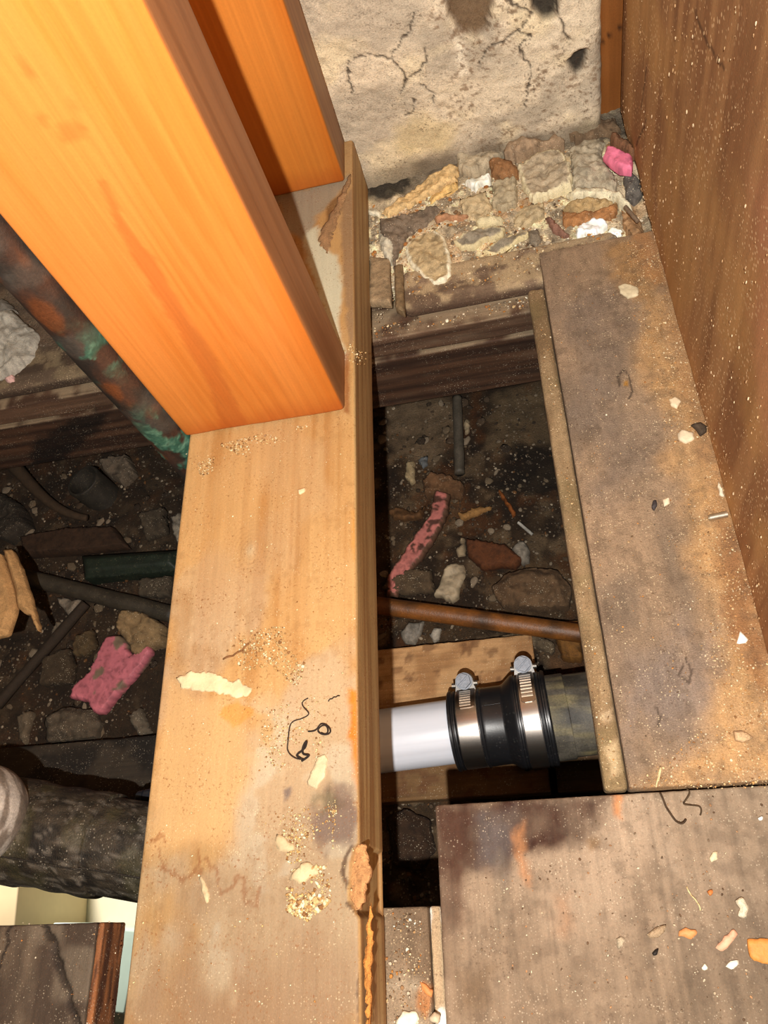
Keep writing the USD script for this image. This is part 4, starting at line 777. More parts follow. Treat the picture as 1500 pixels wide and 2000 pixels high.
lay('plaster_lump', [(88, 1400), (120, 1380), (180, 1386), (194, 1410), (188, 1440), (90, 1450)], 0.012, (108, 98, 84), 'grey plaster lump between the pink slab and the dark timber', 'plaster', seed=37, bevel=0.006)
lay('plaster_chip', [(40, 1398), (66, 1390), (60, 1425), (48, 1456), (38, 1440)], 0.006, (128, 116, 98), 'upright grey chip at the left end of the dark timber', 'plaster chip', seed=38)
lay('plaster_chip', [(255, 1398), (278, 1382), (295, 1430), (270, 1440)], 0.006, (124, 114, 100), 'grey chip near the plate edge above the dark timber', 'plaster chip', seed=39)
lay('plaster_chip', [(335, 1012), (352, 1000), (356, 1030), (352, 1062), (340, 1052)], 0.006, (176, 168, 154), 'white chip peeping out at the plate edge in the left bay', 'plaster chip', seed=40)
lay('plaster_slab', [(198, 905), (250, 890), (262, 920), (240, 945), (206, 925)], 0.012, (128, 116, 102), 'grey plaster lump above the pipe stub in the left bay', 'plaster slab', seed=41)
lay('plaster_slab', [(278, 1010), (325, 995), (330, 1042), (290, 1058)], 0.008, (92, 82, 68), 'flat grey shard near the plate edge above the dark green bar', 'plaster slab', seed=42, rough=0.1)
lay('plaster_slab', [(0, 960), (40, 985), (60, 1030), (20, 1060), (-20, 1040), (-20, 960)], 0.016, (72, 66, 58), 'dark grey slab at the left edge of the bay', 'plaster slab', seed=43, bevel=0.004)
lay('plaster_slab', [(278, 1135), (340, 1128), (338, 1170), (276, 1168)], 0.006, (96, 86, 72), 'grey shard just below the dark green bar', 'plaster slab', seed=44, rough=0.1)
lay('wood_board', [(50, 1055), (140, 1038), (228, 1034), (256, 1072), (170, 1082), (60, 1090)], 0.010, (74, 54, 38), 'short dark brown plank above the dark green bar', 'board', seed=45, mat='fibre', jit=0.0003, rough=0.08)
mesh('metal_bar', relief(rough_poly(zpx([(155, 1082), (250, 1076), (345, 1070), (345, 1112), (160, 1128)], FZ + 0.016), 0.0001, 0.002, 3), lambda x, y, d: np.full(len(x), FZ + 0.012) + 0.006 * sstep(0, 0.006, d), FZ - 0.004, 0.0016), 'galv', (26, 34, 24),
     label='dark green bar in the left bay beside the plate', cat='bar')
st = at(192, 962, FZ + 0.008)
stb = thing('pipe_stub', 'short open black pipe stub standing in the left bay', 'pipe')
mesh('stub_wall', lathe((st[0], st[1], FZ - 0.004), (-0.16, 0.10, 1), [(0, 0.0150), (0.024, 0.0150), (0.0285, 0.0156), (0.030, 0.0150), (0.030, 0.0132), (0.003, 0.0128), (0.003, 0.0)], 56), 'galv', (44, 40, 34), stb, smooth=40)
stick('metal_rod', at(30, 1122, zf), at(345, 1202, zf - .004), 0.0068, (66, 58, 46), 'long dark rod slanting across the left bay below the dark green bar', 'rod', 'galv', wob=0.06)
stick('wood_lath', at(-6, 1378, zf - .004), at(168, 1178, zf - .004), 0.0042, (58, 46, 34), 'thin dark lath slanting up at the left edge of the bay', 'lath', wob=0.15, seed=4)
P_ = spline([at(-10, 872, zf + .01), at(50, 935, zf), at(110, 990, zf - .004), at(170, 1012, zf - .006)], 40)
mesh('wood_lath', tube(P_, np.linspace(0.007, 0.003, 40), 12), 'fibre', (60, 46, 32), label='curved dark brown lath running from the left edge to the pipe stub', cat='lath')
spl = thing('wood_splinter', 'pair of bright torn wood splinters hanging at the left edge', 'splinter')
for k, pxs in enumerate(([(2, 1072), (20, 1070), (38, 1108), (52, 1150), (72, 1222), (70, 1232), (54, 1198), (44, 1196), (30, 1184), (26, 1150), (14, 1110)], [(-20, 1075), (0, 1080), (14, 1120), (26, 1160), (28, 1186), (12, 1236), (4, 1240), (-20, 1245)])):
    w = np.array([at(x, y, -0.135)[:2] for x, y in pxs])
    mesh('splinter', relief(rough_poly(w, 0.0003, 0.0012, 50 + k), lambda x, y, d: -0.137 + 0.004 * sstep(0, 0.004, d) + 0.0012 * (fbm(np.c_[x * 260, y * 60, x * 0], 3, 4) - 0.5), -0.141, 0.0011), 'fibre', (178, 138, 90), spl)

# bed in front of the plaster wall
B = lambda name, px, h, col, label, cat, seed, **kw: lay(name, px, h * 0.6, col, label, cat, 'bed', seed=seed, **({'step': 0.0009, 'sink': 0.002} | kw))
B('wood_splinter', [(744, 408), (770, 390), (800, 368), (840, 346), (880, 325), (897, 330), (892, 352), (868, 368), (830, 385), (795, 402), (756, 420)], 0.007, (196, 160, 112), 'pale weathered wood splinter lying below the plaster wall', 'splinter', 60, mat='fibre', bevel=0.002)
B('wood_splinter', [(838, 386), (868, 370), (892, 356), (894, 366), (866, 384), (842, 398)], 0.005, (206, 164, 104), 'short yellow splinter just below the pale weathered splinter', 'splinter', 61, mat='fibre')
B('shingle', [(742, 432), (790, 418), (850, 402), (866, 408), (830, 436), (800, 452), (780, 490), (768, 520), (760, 480), (745, 460)], 0.006, (110, 92, 76), 'dark grey triangular shingle scrap beside the plate', 'shingle', 62)
B('plaster_chip', [(738, 452), (752, 440), (764, 448), (772, 470), (768, 500), (764, 516), (750, 500), (742, 474)], 0.006, (184, 170, 148), 'upright pale grey chip next to the plate edge', 'plaster chip', 63)
B('plaster_chip', [(716, 410), (730, 405), (744, 410), (740, 418), (720, 416)], 0.004, (206, 190, 164), 'small whitish chip against the plate below the wall', 'plaster chip', 64)
disc = [(792, 492), (800, 468), (820, 456), (850, 454), (868, 464), (876, 490), (882, 510), (882, 540), (868, 556), (848, 558), (826, 544), (808, 524), (796, 508)]
B('plaster_disc', disc, 0.0075, (164, 138, 102), 'round tan plaster disc with a white rim on the ledge board', 'plaster disc', 65, edge=(216, 200, 172), bevel=0.0012)
B('rock_shard', [(884, 474), (905, 458), (935, 448), (960, 444), (986, 446), (984, 458), (955, 468), (930, 482), (900, 486)], 0.006, (130, 116, 98), 'flat grey rock shard to the right of the tan disc', 'rock', 66, edge=(186, 166, 128))
B('rock_shard', [(942, 492), (966, 474), (1000, 456), (1032, 448), (1034, 458), (1012, 472), (985, 488), (960, 502)], 0.006, (124, 110, 92), 'second grey rock shard, below the first one on the ledge', 'rock', 67, edge=(196, 174, 132))
B('rock_shard', [(1030, 452), (1050, 446), (1058, 462), (1048, 478), (1034, 472)], 0.006, (124, 108, 90), 'small square grey stone at the end of the second rock shard', 'rock', 68)
B('plaster_slab', [(1012, 330), (1040, 312), (1090, 300), (1104, 312), (1116, 350), (1118, 372), (1090, 378), (1060, 392), (1040, 394), (1026, 376), (1018, 352)], 0.010, (164, 142, 116), 'thick square plaster slab in the middle of the rubble', 'plaster slab', 69, edge=(206, 186, 150))
B('plaster_slab', [(962, 366), (984, 356), (1006, 356), (1012, 380), (1008, 402), (982, 412), (960, 402), (966, 384)], 0.009, (160, 140, 112), 'smaller square plaster piece left of the thick slab', 'plaster slab', 70)
B('plaster_slab', [(1112, 292), (1140, 268), (1168, 264), (1180, 280), (1176, 305), (1196, 345), (1212, 384), (1196, 378), (1160, 368), (1122, 372), (1118, 330)], 0.010, (166, 148, 124), 'rough pitted grey plaster chunk beside the pink chip', 'plaster slab', 71, bevel=0.003)
B('plaster_ridge', [(1106, 382), (1130, 374), (1165, 370), (1200, 376), (1228, 396), (1236, 410), (1226, 412), (1200, 390), (1160, 382), (1120, 390)], 0.010, (214, 196, 164), 'curved white plaster ridge above the brown and beige tile', 'plaster', 72)
tile = thing('tile_shard', 'half brown half beige tile shard on the ledge board near the brown wall board', 'tile')
patch('tile_edge', gain=(1.15, 1.2, 1.25), px=[(1098, 408), (1130, 414), (1170, 406), (1206, 394), (1204, 412), (1190, 422), (1160, 424), (1128, 432), (1100, 432)], z=-0.038, h=0.004, col=(164, 114, 70), mat='plaster', parent=tile, seed=73, surf=bsurf, step=0.0009, label='brown edge')
patch('tile_face', gain=(1.15, 1.2, 1.25), px=[(1100, 404), (1116, 392), (1145, 386), (1180, 386), (1204, 393), (1170, 405), (1130, 413)], z=-0.038, h=0.0045, col=(178, 148, 102), mat='plaster', parent=tile, seed=74, surf=bsurf, step=0.0009, label='beige face')
B('paint_flake', [(1124, 454), (1130, 442), (1146, 436), (1160, 428), (1182, 430), (1188, 440), (1178, 450), (1162, 458), (1140, 460), (1128, 464)], 0.007, (240, 234, 222), 'larger bright white paint flake below the brown and beige tile', 'paint flake', 75, mat='paint')
B('paint_flake', [(1186, 448), (1204, 442), (1218, 450), (1214, 458), (1192, 460)], 0.006, (232, 222, 200), 'smaller bright white paint flake below the brown and beige tile', 'paint flake', 76, mat='paint')
B('wood_chip', [(1064, 424), (1078, 424), (1096, 442), (1112, 456), (1100, 460), (1080, 448)], 0.006, (124, 86, 70), 'reddish brown wood chip left of the white paint flakes', 'wood chip', 77, mat='fibre')
pk = thing('painted_chip', 'bright pink painted chip against the brown wall board', 'painted chip')
patch('pink_face', [(1178, 312), (1184, 294), (1198, 296), (1216, 306), (1234, 316), (1236, 326), (1234, 342), (1212, 340), (1194, 328)], -0.034, 0.005, (240, 128, 158), 'paint', pk, 78, surf=lambda x, y: np.full(len(x), -0.034), step=0.0009, bevel=0.001, jit=0.0003)
patch('brown_back', [(1192, 286), (1202, 284), (1230, 300), (1240, 316), (1234, 318), (1216, 306), (1196, 296)], -0.036, 0.007, (124, 88, 62), 'fibre', pk, 79, surf=lambda x, y: np.full(len(x), -0.034), step=0.0009, label='brown wooden back')
B('paint_flake', [(902, 352), (918, 354), (944, 346), (958, 344), (960, 358), (940, 364), (930, 372), (914, 364)], 0.008, (226, 218, 202), 'white paint flake under the plaster wall beside the brown nodules', 'paint flake', 80, mat='paint')
B('rock_shard', [(1218, 356), (1238, 344), (1250, 358), (1254, 378), (1240, 392), (1224, 384)], 0.008, (92, 82, 74), 'dark grey stone below the pink chip', 'rock', 81)
B('wood_splinter', [(848, 426), (880, 420), (914, 416), (916, 422), (880, 428), (852, 434)], 0.006, (158, 112, 80), 'thin reddish splinter above the grey rock shards', 'splinter', 82, mat='fibre')
B('plaster_slab', [(892, 312), (930, 300), (984, 284), (986, 300), (966, 316), (950, 330), (922, 344), (898, 336)], 0.010, (168, 148, 122), 'broken plaster edge piece at the foot of the plaster wall', 'plaster slab', 83)
B('plaster_lump', [(984, 296), (1000, 272), (1036, 250), (1060, 254), (1092, 262), (1104, 286), (1080, 298), (1040, 306), (1010, 314), (988, 312)], 0.014, (146, 118, 92), 'ragged brown plaster nodules above the thick slab', 'plaster', 84, bevel=0.004, rough=0.8)
B('plaster_lump', [(956, 318), (990, 316), (1010, 328), (1014, 350), (990, 356), (960, 344)], 0.010, (134, 92, 58), 'rusty brown lump left of the thick slab', 'plaster', 85, bevel=0.003, rough=0.7)
B('plaster_lump', [(1090, 262), (1140, 246), (1200, 226), (1222, 262), (1206, 276), (1172, 262), (1130, 276)], 0.010, (108, 84, 62), 'dark brown lump in the corner of plaster wall and brown board', 'plaster', 86, bevel=0.003, rough=0.8)
B('plaster_slab', [(898, 392), (950, 380), (962, 404), (950, 432), (905, 424)], 0.006, (178, 152, 116), 'crumbly cream plaster piece in the middle of the rubble below the white flake', 'plaster slab', 87, bevel=0.003, rough=0.6)
B('plaster_chip', [(930, 434), (955, 426), (985, 424), (984, 434), (950, 440), (936, 444)], 0.006, (198, 178, 140), 'thin cream plaster curl above the first rock shard', 'plaster chip', 88)
B('plaster_lump', [(1214, 404), (1240, 392), (1252, 420), (1262, 470), (1240, 480), (1218, 440)], 0.007, (156, 116, 80), 'orange brown crumbly lump at the foot of the brown wall board', 'plaster', 89, bevel=0.003, rough=0.7)
B('plaster_lump', [(1020, 398), (1060, 396), (1062, 420), (1030, 440), (1000, 432), (1004, 412)], 0.006, (172, 148, 114), 'crumbly beige lump under the thick slab', 'plaster', 90, bevel=0.003, rough=0.7)
stick('wood_splinter', at(1222, 404, -0.031), at(1246, 432, -0.031), 0.0012, (148, 124, 100), 'thin grey stick at the right end of the white ridge', 'splinter', wob=0.2)
lay('wood_block', [(722, 500), (762, 505), (766, 600), (722, 598)], 0.003, (150, 128, 98), 'rough grey stub standing between plate and ledge board', 'wood block', 'ledge', seed=91, mat='fibre', jit=0.0003)
lay('wood_block', [(770, 520), (786, 515), (792, 618), (774, 610)], 0.003, (128, 106, 76), 'narrow brown stub at the left end of the ledge board', 'wood block', 'ledge', seed=92, mat='fibre', jit=0.0003)
# far left, behind the copper pipe
B('plaster_slab', [(-20, 640), (30, 615), (78, 655), (66, 700), (20, 740), (-20, 745)], 0.014, (150, 138, 124), 'pale grey plaster chunk at far left behind the copper pipe', 'plaster slab', 93, bevel=0.004, rough=0.6, step=0.0014)
B('plaster_slab', [(-20, 590), (10, 585), (36, 610), (-20, 635)], 0.012, (104, 94, 84), 'dark grey plaster shard at far left above the pale chunk', 'plaster slab', 94, bevel=0.003, step=0.0014)
B('plaster_chip', [(8, 736), (26, 734), (28, 746), (10, 746)], 0.006, (196, 150, 140), 'tiny pinkish chip under the pale grey chunk at far left', 'plaster chip', 95)

# floorboards: flakes
L = lambda name, px, h, col, label, cat, seed, where='board', mat='paint', **kw: lay(name, px, h, col, label, cat, where, mat, seed, **({'step': 0.0009, 'sink': 0.0004, 'jit': 0.0004, 'bevel': 0.0007} | kw))
L('paint_flake', [(1208, 560), (1222, 553), (1246, 562), (1248, 578), (1228, 584), (1212, 574)], 0.0012, (206, 190, 156), 'ragged cream paint flake at the far end of the dusty floorboard', 'paint flake', 110)
L('paint_flake', [(1306, 782), (1318, 775), (1330, 784), (1322, 798), (1308, 794)], 0.0014, (216, 194, 160), 'round cream flake, upper one of two by the brown wall board', 'paint flake', 111)
L('paint_flake', [(1323, 848), (1336, 840), (1354, 846), (1356, 860), (1340, 868), (1326, 862)], 0.0014, (220, 200, 168), 'round cream flake, lower one of two by the brown wall board', 'paint flake', 112)
L('paint_flake', [(1446, 1234), (1462, 1250), (1456, 1256), (1438, 1258)], 0.0012, (246, 238, 222), 'bright white triangular flake on the dusty floorboard', 'paint flake', 113)
L('paint_flake', [(1294, 976), (1306, 972), (1310, 984), (1298, 990)], 0.0012, (226, 204, 172), 'small round cream flake beside the black pellet', 'paint flake', 114)
L('paint_flake', [(1402, 942), (1408, 950), (1416, 972), (1404, 968)], 0.0018, (232, 218, 190), 'narrow white flake against the wall board above the metal tube', 'paint flake', 115)
L('insect_pellet', [(1275, 980), (1281, 977), (1284, 988), (1277, 999), (1272, 992)], 0.0016, (62, 56, 56), 'small black pellet on the dusty floorboard', 'pellet', 116, jit=0.0001)
L('dead_insect', [(1350, 832), (1366, 826), (1380, 834), (1380, 846), (1366, 852), (1360, 842)], 0.0022, (74, 60, 46), 'dark curled husk beside the lower round flake', 'husk', 117, mat='fibre')
p0, p1 = at(1385, 1012, BZ + 0.0016), at(1420, 1004, BZ + 0.0016)
mt = thing('metal_tube', 'tiny silver metal tube on the floorboard by the wall board', 'tube')
mesh('tube_wall', lathe(p0, p1 - p0, [(0, 0.0007), (0, 0.0015), (np.linalg.norm(p1 - p0), 0.0015), (np.linalg.norm(p1 - p0), 0.0007)], 16), 'zinc', (200, 190, 170), mt, smooth=40)
L('plaster_crumb', [(1432, 1430), (1452, 1428), (1470, 1440), (1450, 1450), (1436, 1446)], 0.002, (200, 166, 126), 'flat tan crumb at the lower right of the dusty floorboard', 'crumb', 118, mat='plaster')
# lower right floorboard
W = lambda name, px, h, col, label, cat, seed, **kw: L(name, px, h, col, label, cat, seed, where='low', **kw)
W('paint_chip', [(1324, 1822), (1340, 1811), (1358, 1816), (1363, 1824), (1348, 1834), (1328, 1831)], 0.0012, (206, 138, 84), 'small orange brown paint chip on the lower right floorboard', 'paint chip', 120)
W('paint_chip', [(1460, 1836), (1484, 1830), (1512, 1836), (1512, 1884), (1484, 1882), (1464, 1868)], 0.0012, (206, 134, 64), 'large orange paint chip at the right edge of the lower floorboard', 'paint chip', 121)
W('paper_scrap', [(1396, 1850), (1412, 1832), (1432, 1815), (1441, 1824), (1426, 1846), (1410, 1858)], 0.0014, (214, 160, 128), 'crumpled pinkish paper scrap between the two orange chips', 'paper scrap', 122)
W('paint_chip', [(1419, 1890), (1426, 1877), (1441, 1875), (1442, 1884), (1428, 1896)], 0.0012, (240, 230, 206), 'white chip on the lower right floorboard below the pinkish scrap', 'paint chip', 123)
W('paint_chip', [(1370, 1888), (1378, 1882), (1382, 1894), (1374, 1896)], 0.0012, (236, 224, 198), 'tiny white chip left of the white chip below the pinkish scrap', 'paint chip', 124)
W('plaster_crumb', [(1436, 1758), (1450, 1752), (1462, 1772), (1456, 1796), (1440, 1790), (1444, 1774)], 0.0024, (214, 200, 172), 'knobbly white plaster crumb near the right edge of the lower floorboard', 'crumb', 125, mat='plaster')
W('paint_chip', [(1384, 1676), (1392, 1664), (1402, 1664), (1400, 1678), (1388, 1686)], 0.0012, (226, 204, 166), 'pale chip in the upper middle of the lower right floorboard', 'paint chip', 126)
W('paint_chip', [(1478, 1600), (1488, 1592), (1490, 1602), (1484, 1606)], 0.0014, (244, 236, 220), 'white chip at the upper right corner of the lower floorboard', 'paint chip', 127)
W('insect_pellet', [(1274, 1862), (1282, 1852), (1288, 1852), (1284, 1864), (1276, 1868)], 0.0018, (36, 30, 26), 'small black pellet on the lower right floorboard', 'pellet', 128, jit=0.0001)
W('plaster_chip', [(1262, 1824), (1280, 1812), (1302, 1804), (1300, 1818), (1284, 1832), (1268, 1832)], 0.0016, (164, 140, 110), 'flat beige stone chip left of the small orange chip', 'plaster chip', 129, mat='plaster')
W('plaster_chip', [(1204, 1836), (1212, 1828), (1220, 1834), (1216, 1850), (1208, 1856)], 0.0016, (176, 160, 134), 'oval grey chip on the lower floorboard, leftmost of the chips', 'plaster chip', 130, mat='plaster')
W('paint_chip', [(1382, 1742), (1392, 1738), (1394, 1746), (1386, 1750)], 0.0012, (196, 116, 60), 'tiny orange chip near the knobbly white crumb', 'paint chip', 131)
def thread(name, pts, z, r, col, label, cat, n=60, lift=0.001, mat='fibre'):
    P = spline([at(x, y, z + lift + 0.0005) for x, y in pts], n); P[:, 2] = z + r + lift * np.abs(np.sin(np.linspace(0, 9, n)))
    return mesh(name, tube(P, r, 7), mat, col, label=label, cat=cat)
thread('straw', [(1342, 1732), (1352, 1750), (1362, 1762), (1368, 1778)], B2Z, 0.0003, (216, 190, 140), 'pale bent straw on the lower right floorboard', 'straw')
thread('root_fibre', [(1290, 1548), (1298, 1568), (1310, 1590), (1330, 1608), (1340, 1600)], B2Z, 0.0004, (64, 48, 32), 'left dark root fibre under the end of the dusty floorboard', 'fibre')
thread('root_fibre', [(1342, 1540), (1344, 1556), (1336, 1570), (1352, 1572), (1368, 1592)], B2Z, 0.0003, (70, 54, 36), 'right dark root fibre under the end of the dusty floorboard', 'fibre')
thread('straw', [(1282, 1536), (1286, 1515), (1290, 1500), (1286, 1525)], BZ, 0.0003, (226, 196, 146), 'pale fibre near the lower end of the dusty floorboard', 'straw', 30)
# short floorboard
S = lambda name, px, h, col, label, cat, seed, **kw: L(name, px, h, col, label, cat, seed, where='short', **kw)
S('paint_chip', [(822, 1918), (834, 1924), (846, 1936), (842, 1946), (828, 1942)], 0.0012, (196, 124, 72), 'orange brown chip on the short floorboard end', 'paint chip', 140)
S('paint_flake', [(775, 1990), (790, 1975), (812, 1978), (820, 1992), (806, 2010), (776, 2010)], 0.0016, (226, 214, 188), 'white flake at the bottom of the short floorboard end', 'paint flake', 141)
S('paint_flake', [(838, 1984), (850, 1976), (860, 1984), (858, 1998), (842, 1998)], 0.0018, (190, 172, 144), 'grey flake beside the white flake on the short floorboard end', 'paint flake', 142)
# black threads and wire on the plate
thread('black_thread', [(600, 1362), (592, 1380), (602, 1394), (588, 1402), (570, 1410), (562, 1440), (560, 1462), (572, 1478), (590, 1482)], 0.0, 0.00022, (40, 28, 22), 'long black thread looping across the plate', 'thread', 90)
thread('black_thread', [(590, 1482), (580, 1474), (592, 1462), (598, 1448), (590, 1470), (600, 1474), (588, 1486)], 0.0, 0.00042, (34, 24, 18), 'black tangled knot at the end of the long thread', 'thread', 90)
thread('black_thread', [(600, 1427), (612, 1427), (618, 1424), (626, 1414), (640, 1418), (644, 1430), (630, 1434), (620, 1424), (634, 1416), (640, 1428), (626, 1430)], 0.0, 0.0003, (38, 28, 22), 'small black thread curl near the right edge of the plate', 'thread', 90)
thread('wood_shaving', [(434, 1286), (452, 1280), (472, 1268), (484, 1256)], 0.0, 0.0004, (120, 82, 48), 'curved brown shaving on the plate above the cream patch', 'shaving', 40)
thread('black_thread', [(640, 1368), (650, 1362), (662, 1358)], 0.0, 0.00022, (48, 36, 28), 'short black fibre at the upper right of the long thread', 'thread', 20)

# ================================================================ CRUMBS AND DUST (uncountable)
def crumbs(name, label, px, z, n, size, palette, surf=None, seed=0, dense=None, flat=0.6, mat='plaster', extra=None):
    rng = np.random.RandomState(seed); pg = Polygon(zpx(px, z)).buffer(0); x0, y0, x1, y1 = pg.bounds
    ico = trimesh.creation.icosahedron(); iv, fi = np.array(ico.vertices), np.array(ico.faces)
    P = np.zeros((0, 2))
    while len(P) < n:
        q = rng.rand(n * 3, 2) * [x1 - x0, y1 - y0] + [x0, y0]
        k = fbm(np.c_[q * 90, np.zeros(len(q))], 3, seed); q = q[shapely.contains_xy(pg, q[:, 0], q[:, 1]) & (k > 0.42 + 0.2 * (rng.rand(len(q)) - 0.5))]
        P = np.vstack([P, q])
    P = P[:n]; s = size[0] + (size[1] - size[0]) * rng.rand(n) ** 3
    zs = surf(P[:, 0], P[:, 1]) if surf else np.full(n, z)
    sc = s[:, None] * (0.55 + 0.9 * rng.rand(n, 3)) * [1, 1, flat]
    a = rng.rand(n) * 6.28; jit = 1 + 0.35 * (rng.rand(n, 12, 1) - 0.5)
    v = iv[None] * jit * sc[:, None, :] * 0.5
    x = v[..., 0] * np.cos(a)[:, None] - v[..., 1] * np.sin(a)[:, None]; y = v[..., 0] * np.sin(a)[:, None] + v[..., 1] * np.cos(a)[:, None]
    v = np.stack([x + P[:, :1], y + P[:, 1:], v[..., 2] + (zs + sc[:, 2] * 0.30)[:, None]], -1).reshape(-1, 3)
    f = (fi[None] + np.arange(n)[:, None, None] * 12).reshape(-1, 3)
    if extra == 'data': return v, f, np.repeat(lin(np.array(palette))[rng.randint(len(palette), size=n)], 12, axis=0)
    pal = lin(np.array(palette)); col = np.repeat(pal[rng.randint(len(palette), size=n)] * (0.7 + 0.5 * rng.rand(n, 1)), 12, axis=0)
    if extra:
        v2, f2, c2 = crumbs('', '', px, z, extra[0], extra[1], extra[2], surf, seed + 1, None, extra[3], mat, 'data')
        f = np.vstack([f, f2 + len(v)]); v = np.vstack([v, v2]); col = np.vstack([col, c2])
    return mesh(name, (v, f), mat, col, label=label, cat='crumbs', kind='stuff')
PALE = [(226, 204, 164), (200, 170, 124), (176, 140, 96), (236, 222, 194), (150, 116, 80), (190, 130, 66), (120, 92, 64)]
GRIT = [(176, 160, 136), (120, 104, 84), (206, 190, 164), (88, 70, 52), (150, 120, 84), (164, 108, 58)]
DARKG = [(92, 78, 60), (66, 52, 38), (46, 36, 26), (116, 102, 84), (62, 50, 36), (90, 60, 32), (140, 126, 106)]
ALLP = [(365, 880), (690, 815), (700, 2010), (250, 2010)]
crumbs('plate_dust', 'sprinkling of pale dust grains over the tan plate', ALLP, 0.0, 900, (0.0002, 0.0008), [(206, 180, 132), (188, 150, 100), (150, 104, 56), (224, 206, 168)], seed=1)
for k, (px, n, sz, lb_) in enumerate(((([(430, 868), (540, 838), (600, 830), (596, 850), (540, 872), (490, 866), (482, 895), (450, 880)]), 170, (0.0004, 0.0016), 'line of pale crumbs along the foot of the foreground stud'),
                                 ([(380, 905), (418, 893), (420, 915), (395, 935)], 70, (0.0004, 0.0016), 'small pale crumb heap near the left edge of the plate'),
                                 ([(440, 1270), (500, 1225), (560, 1222), (555, 1260), (600, 1300), (580, 1345), (530, 1300), (470, 1310)], 260, (0.0004, 0.0016), 'scaly pale crumb heap on the middle of the plate'),
                                 ([(560, 1700), (640, 1690), (648, 1760), (600, 1800), (560, 1780)], 260, (0.0005, 0.0022), 'coarse heap of white and brown crumbs low on the plate'),
                                 ([(520, 1380), (620, 1360), (640, 1470), (560, 1520), (500, 1470)], 200, (0.0003, 0.0012), 'thin pale crumbs around the black thread'),
                                 ([(540, 1580), (660, 1560), (650, 1660), (560, 1690)], 200, (0.0003, 0.0014), 'grey crumbs on the mouldy patch of the plate'),
                                 ([(640, 650), (716, 690), (712, 720), (660, 700)], 60, (0.0004, 0.0016), 'crumbs on the plate edge between the two studs'))):
    crumbs('crumb_heap', lb_, px, 0.0, n * 3, (sz[0] * 0.8, sz[1] * 0.8), [(204, 178, 130), (190, 158, 108), (176, 138, 86), (220, 202, 164), (130, 92, 54)], seed=10 + k)
crumbs('rubble_crumbs', 'loose plaster crumbs strewn over the rubble below the plaster wall', [(715, 390), (900, 320), (1200, 260), (1250, 420), (1200, 470), (1000, 490), (900, 500), (720, 560)], -0.036, 1500, (0.0006, 0.0032), GRIT + PALE, bsurf, 30)
crumbs('rubble_crumbs', 'fine pale plaster grit filling the gaps of the rubble', [(716, 400), (900, 330), (1100, 270), (1240, 300), (1260, 430), (1218, 470), (1000, 480), (890, 490), (800, 540), (716, 640)], -0.036, 5200, (0.0003, 0.0016), [(240, 224, 196), (226, 206, 172), (206, 176, 136), (246, 236, 214), (160, 132, 102), (204, 160, 112)], bsurf, 300)
crumbs('ledge_crumbs', 'cream crumbs along the grey ledge board', [(790, 540), (880, 500), (1050, 470), (1218, 450), (1218, 480), (1050, 530), (900, 570), (800, 590)], -0.0393, 500, (0.0004, 0.0018), PALE, None, 31)
crumbs('lip_crumbs', 'crumbs on the narrow lip of the joist below the ledge board', [(722, 640), (1034, 580), (1034, 600), (722, 662)], -0.0503, 260, (0.0004, 0.0022), GRIT + PALE, None, 32)
crumbs('bay_rubble', 'dark grit on the bottom of the opening', [(745, 800), (1090, 760), (1130, 1260), (1130, 1290), (745, 1260)], FZ, 2200, (0.0006, 0.0030), DARKG, flo, 33, extra=(130, (0.003, 0.010), DARKG[:4], 0.3))
crumbs('bay_rubble', 'dark grit on the bottom of the left bay', [(-60, 900), (360, 880), (300, 1460), (-60, 1470)], FZ, 2200, (0.0008, 0.0036), DARKG, flo, 34, extra=(150, (0.003, 0.012), DARKG[:4], 0.3))
crumbs('bay_rubble', 'dark grit under the cut corner of the lower right floorboard', [(745, 1560), (860, 1560), (860, 1780), (745, 1780)], FZ, 220, (0.0008, 0.0036), DARKG, flo, 35)
crumbs('floorboard_dust', 'tan sawdust piled along the foot of the brown wall board', [(1220, 470), (1285, 480), (1510, 1270), (1510, 1540), (1230, 1540), (1380, 1420), (1390, 1150), (1300, 850), (1240, 620)], BZ, 5000, (0.0002, 0.0010), [(216, 186, 140), (196, 160, 112), (176, 134, 86), (226, 204, 166), (140, 100, 62), (190, 140, 84)], None, 36)
crumbs('floorboard_dust', 'thin dust grains over the middle of the dusty floorboard', [(1070, 540), (1230, 500), (1400, 1150), (1400, 1500), (1230, 1540)], BZ, 1200, (0.0002, 0.0009), GRIT + PALE, None, 37)
crumbs('floorboard_dust', 'yellowish dust along the paler tongue edge', [(1042, 560), (1060, 560), (1212, 1530), (1182, 1535)], -0.0385, 420, (0.0002, 0.0010), PALE, None, 38)
crumbs('floorboard_dust', 'grit and white specks over the lower right floorboard', [(900, 1700), (1200, 1560), (1510, 1545), (1510, 2010), (870, 2010)], B2Z, 900, (0.0002, 0.0010), [(190, 170, 140), (120, 100, 78), (210, 190, 160), (96, 74, 54), (160, 120, 84)], None, 39)
crumbs('floorboard_dust', 'grit on the short floorboard end beside the plate', [(748, 1780), (828, 1780), (832, 2010), (748, 2010)], -0.0402, 240, (0.0003, 0.0014), GRIT + PALE, None, 40)
crumbs('floorboard_dust', 'dust grains on the cracked dark floorboard at lower left', [(0, 1800), (235, 1800), (236, 2010), (0, 2010)], -0.0408, 160, (0.0002, 0.0010), GRIT, None, 41)

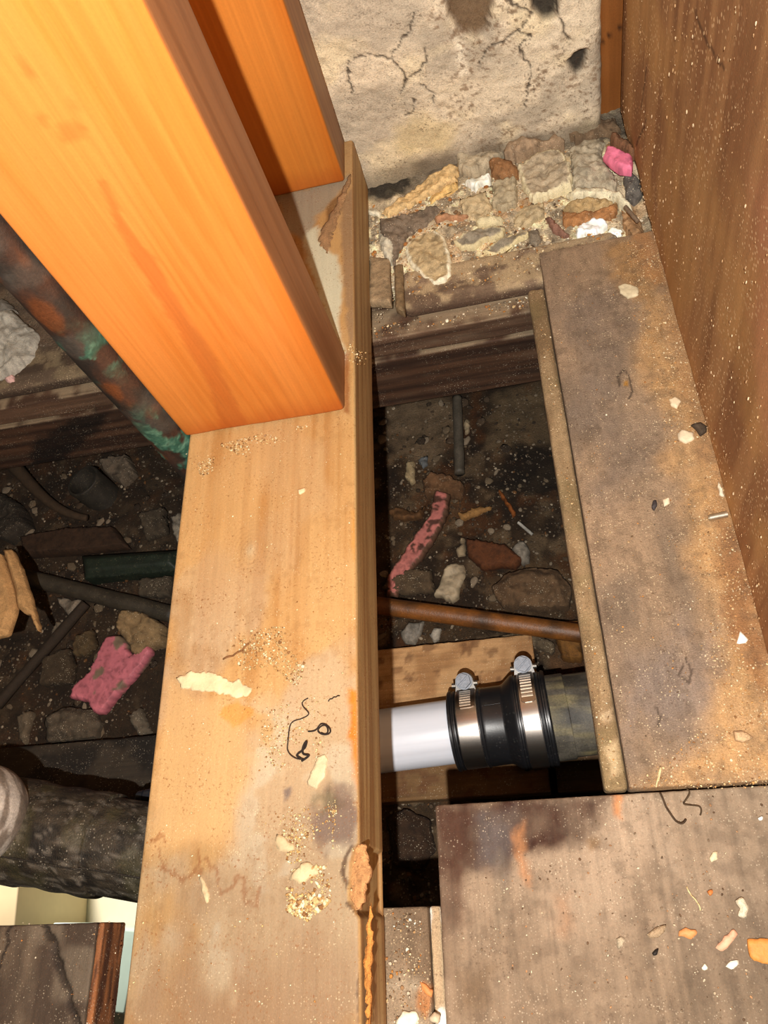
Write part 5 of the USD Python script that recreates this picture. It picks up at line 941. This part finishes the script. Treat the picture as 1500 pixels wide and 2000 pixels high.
def wall_flecks(n=900):
    rng = np.random.RandomState(77); y = rng.uniform(-0.14, 0.215, n * 3); z = -0.033 + 0.19 * rng.rand(n * 3) ** 1.7
    k = fbm(np.c_[y * 60, z * 30, y * 0], 3, 5) > 0.44; y, z = y[k][:n], z[k][:n]; n = len(y)
    iv, fi = (np.array(a) for a in (trimesh.creation.icosahedron().vertices, trimesh.creation.icosahedron().faces))
    sz = 0.0004 + 0.0012 * rng.rand(n) ** 3
    v = iv[None] * (1 + 0.4 * (rng.rand(n, 12, 1) - 0.5)) * sz[:, None, None] * 0.5 * np.array([0.5, 0.8, 1.5]) + np.stack([np.full(n, 0.1706), y, z], 1)[:, None]
    col = np.repeat(lin(np.array([(232, 200, 160), (206, 166, 120), (180, 140, 100)]))[rng.randint(3, size=n)], 12, axis=0)
    return mesh('wall_dust', (v.reshape(-1, 3), (fi[None] + np.arange(n)[:, None, None] * 12).reshape(-1, 3)), 'plaster', col, label='pale dust flecks clinging to the brown wall board', cat='dust', kind='stuff')
wall_flecks()

# ================================================================ THE LIT ROOM BELOW, SEEN THROUGH THE GAP
def bright_box(name, px, z, size, col, label, cat, rz=0.0):
    p = at(px[0], px[1], z)
    v, f = dense_box(-np.array(size) / 2, np.array(size) / 2, 0.004, h=0.05)
    v = v @ np.array([[math.cos(rz), math.sin(rz), 0], [-math.sin(rz), math.cos(rz), 0], [0, 0, 1]]) + p + [0, 0, size[2] / 2]
    return mesh(name, (v, f), 'room', col, label=label, cat=cat)
RZ = -1.45
mesh('floor', dense_box((-3.0, -2.0, RZ - 0.05), (1.0, 1.5, RZ), 0.004, h=0.2), 'room', (236, 226, 200), kind='structure', label='pale floor of the lit room below', cat='floor')
bright_box('storage_box', (110, 1768), RZ, (0.16, 0.20, 0.25), (222, 200, 160), 'cream box in the lit room below, left end of the gap', 'box', 0.1)
bright_box('storage_box', (262, 1880), RZ, (0.20, 0.14, 0.18), (204, 226, 214), 'pale mint box in the lit room below, seen in the narrow gap', 'box', -0.1)
cup = at(192, 1775, RZ)
mesh('cup', lathe((cup[0], cup[1], RZ), (0, 0, 1), [(0, 0), (0, 0.026), (0.10, 0.032), (0.104, 0.032), (0.104, 0.028), (0.012, 0.022), (0.012, 0)], 40), 'room', (206, 110, 50), label='orange brown cup in the lit room below', cat='cup')
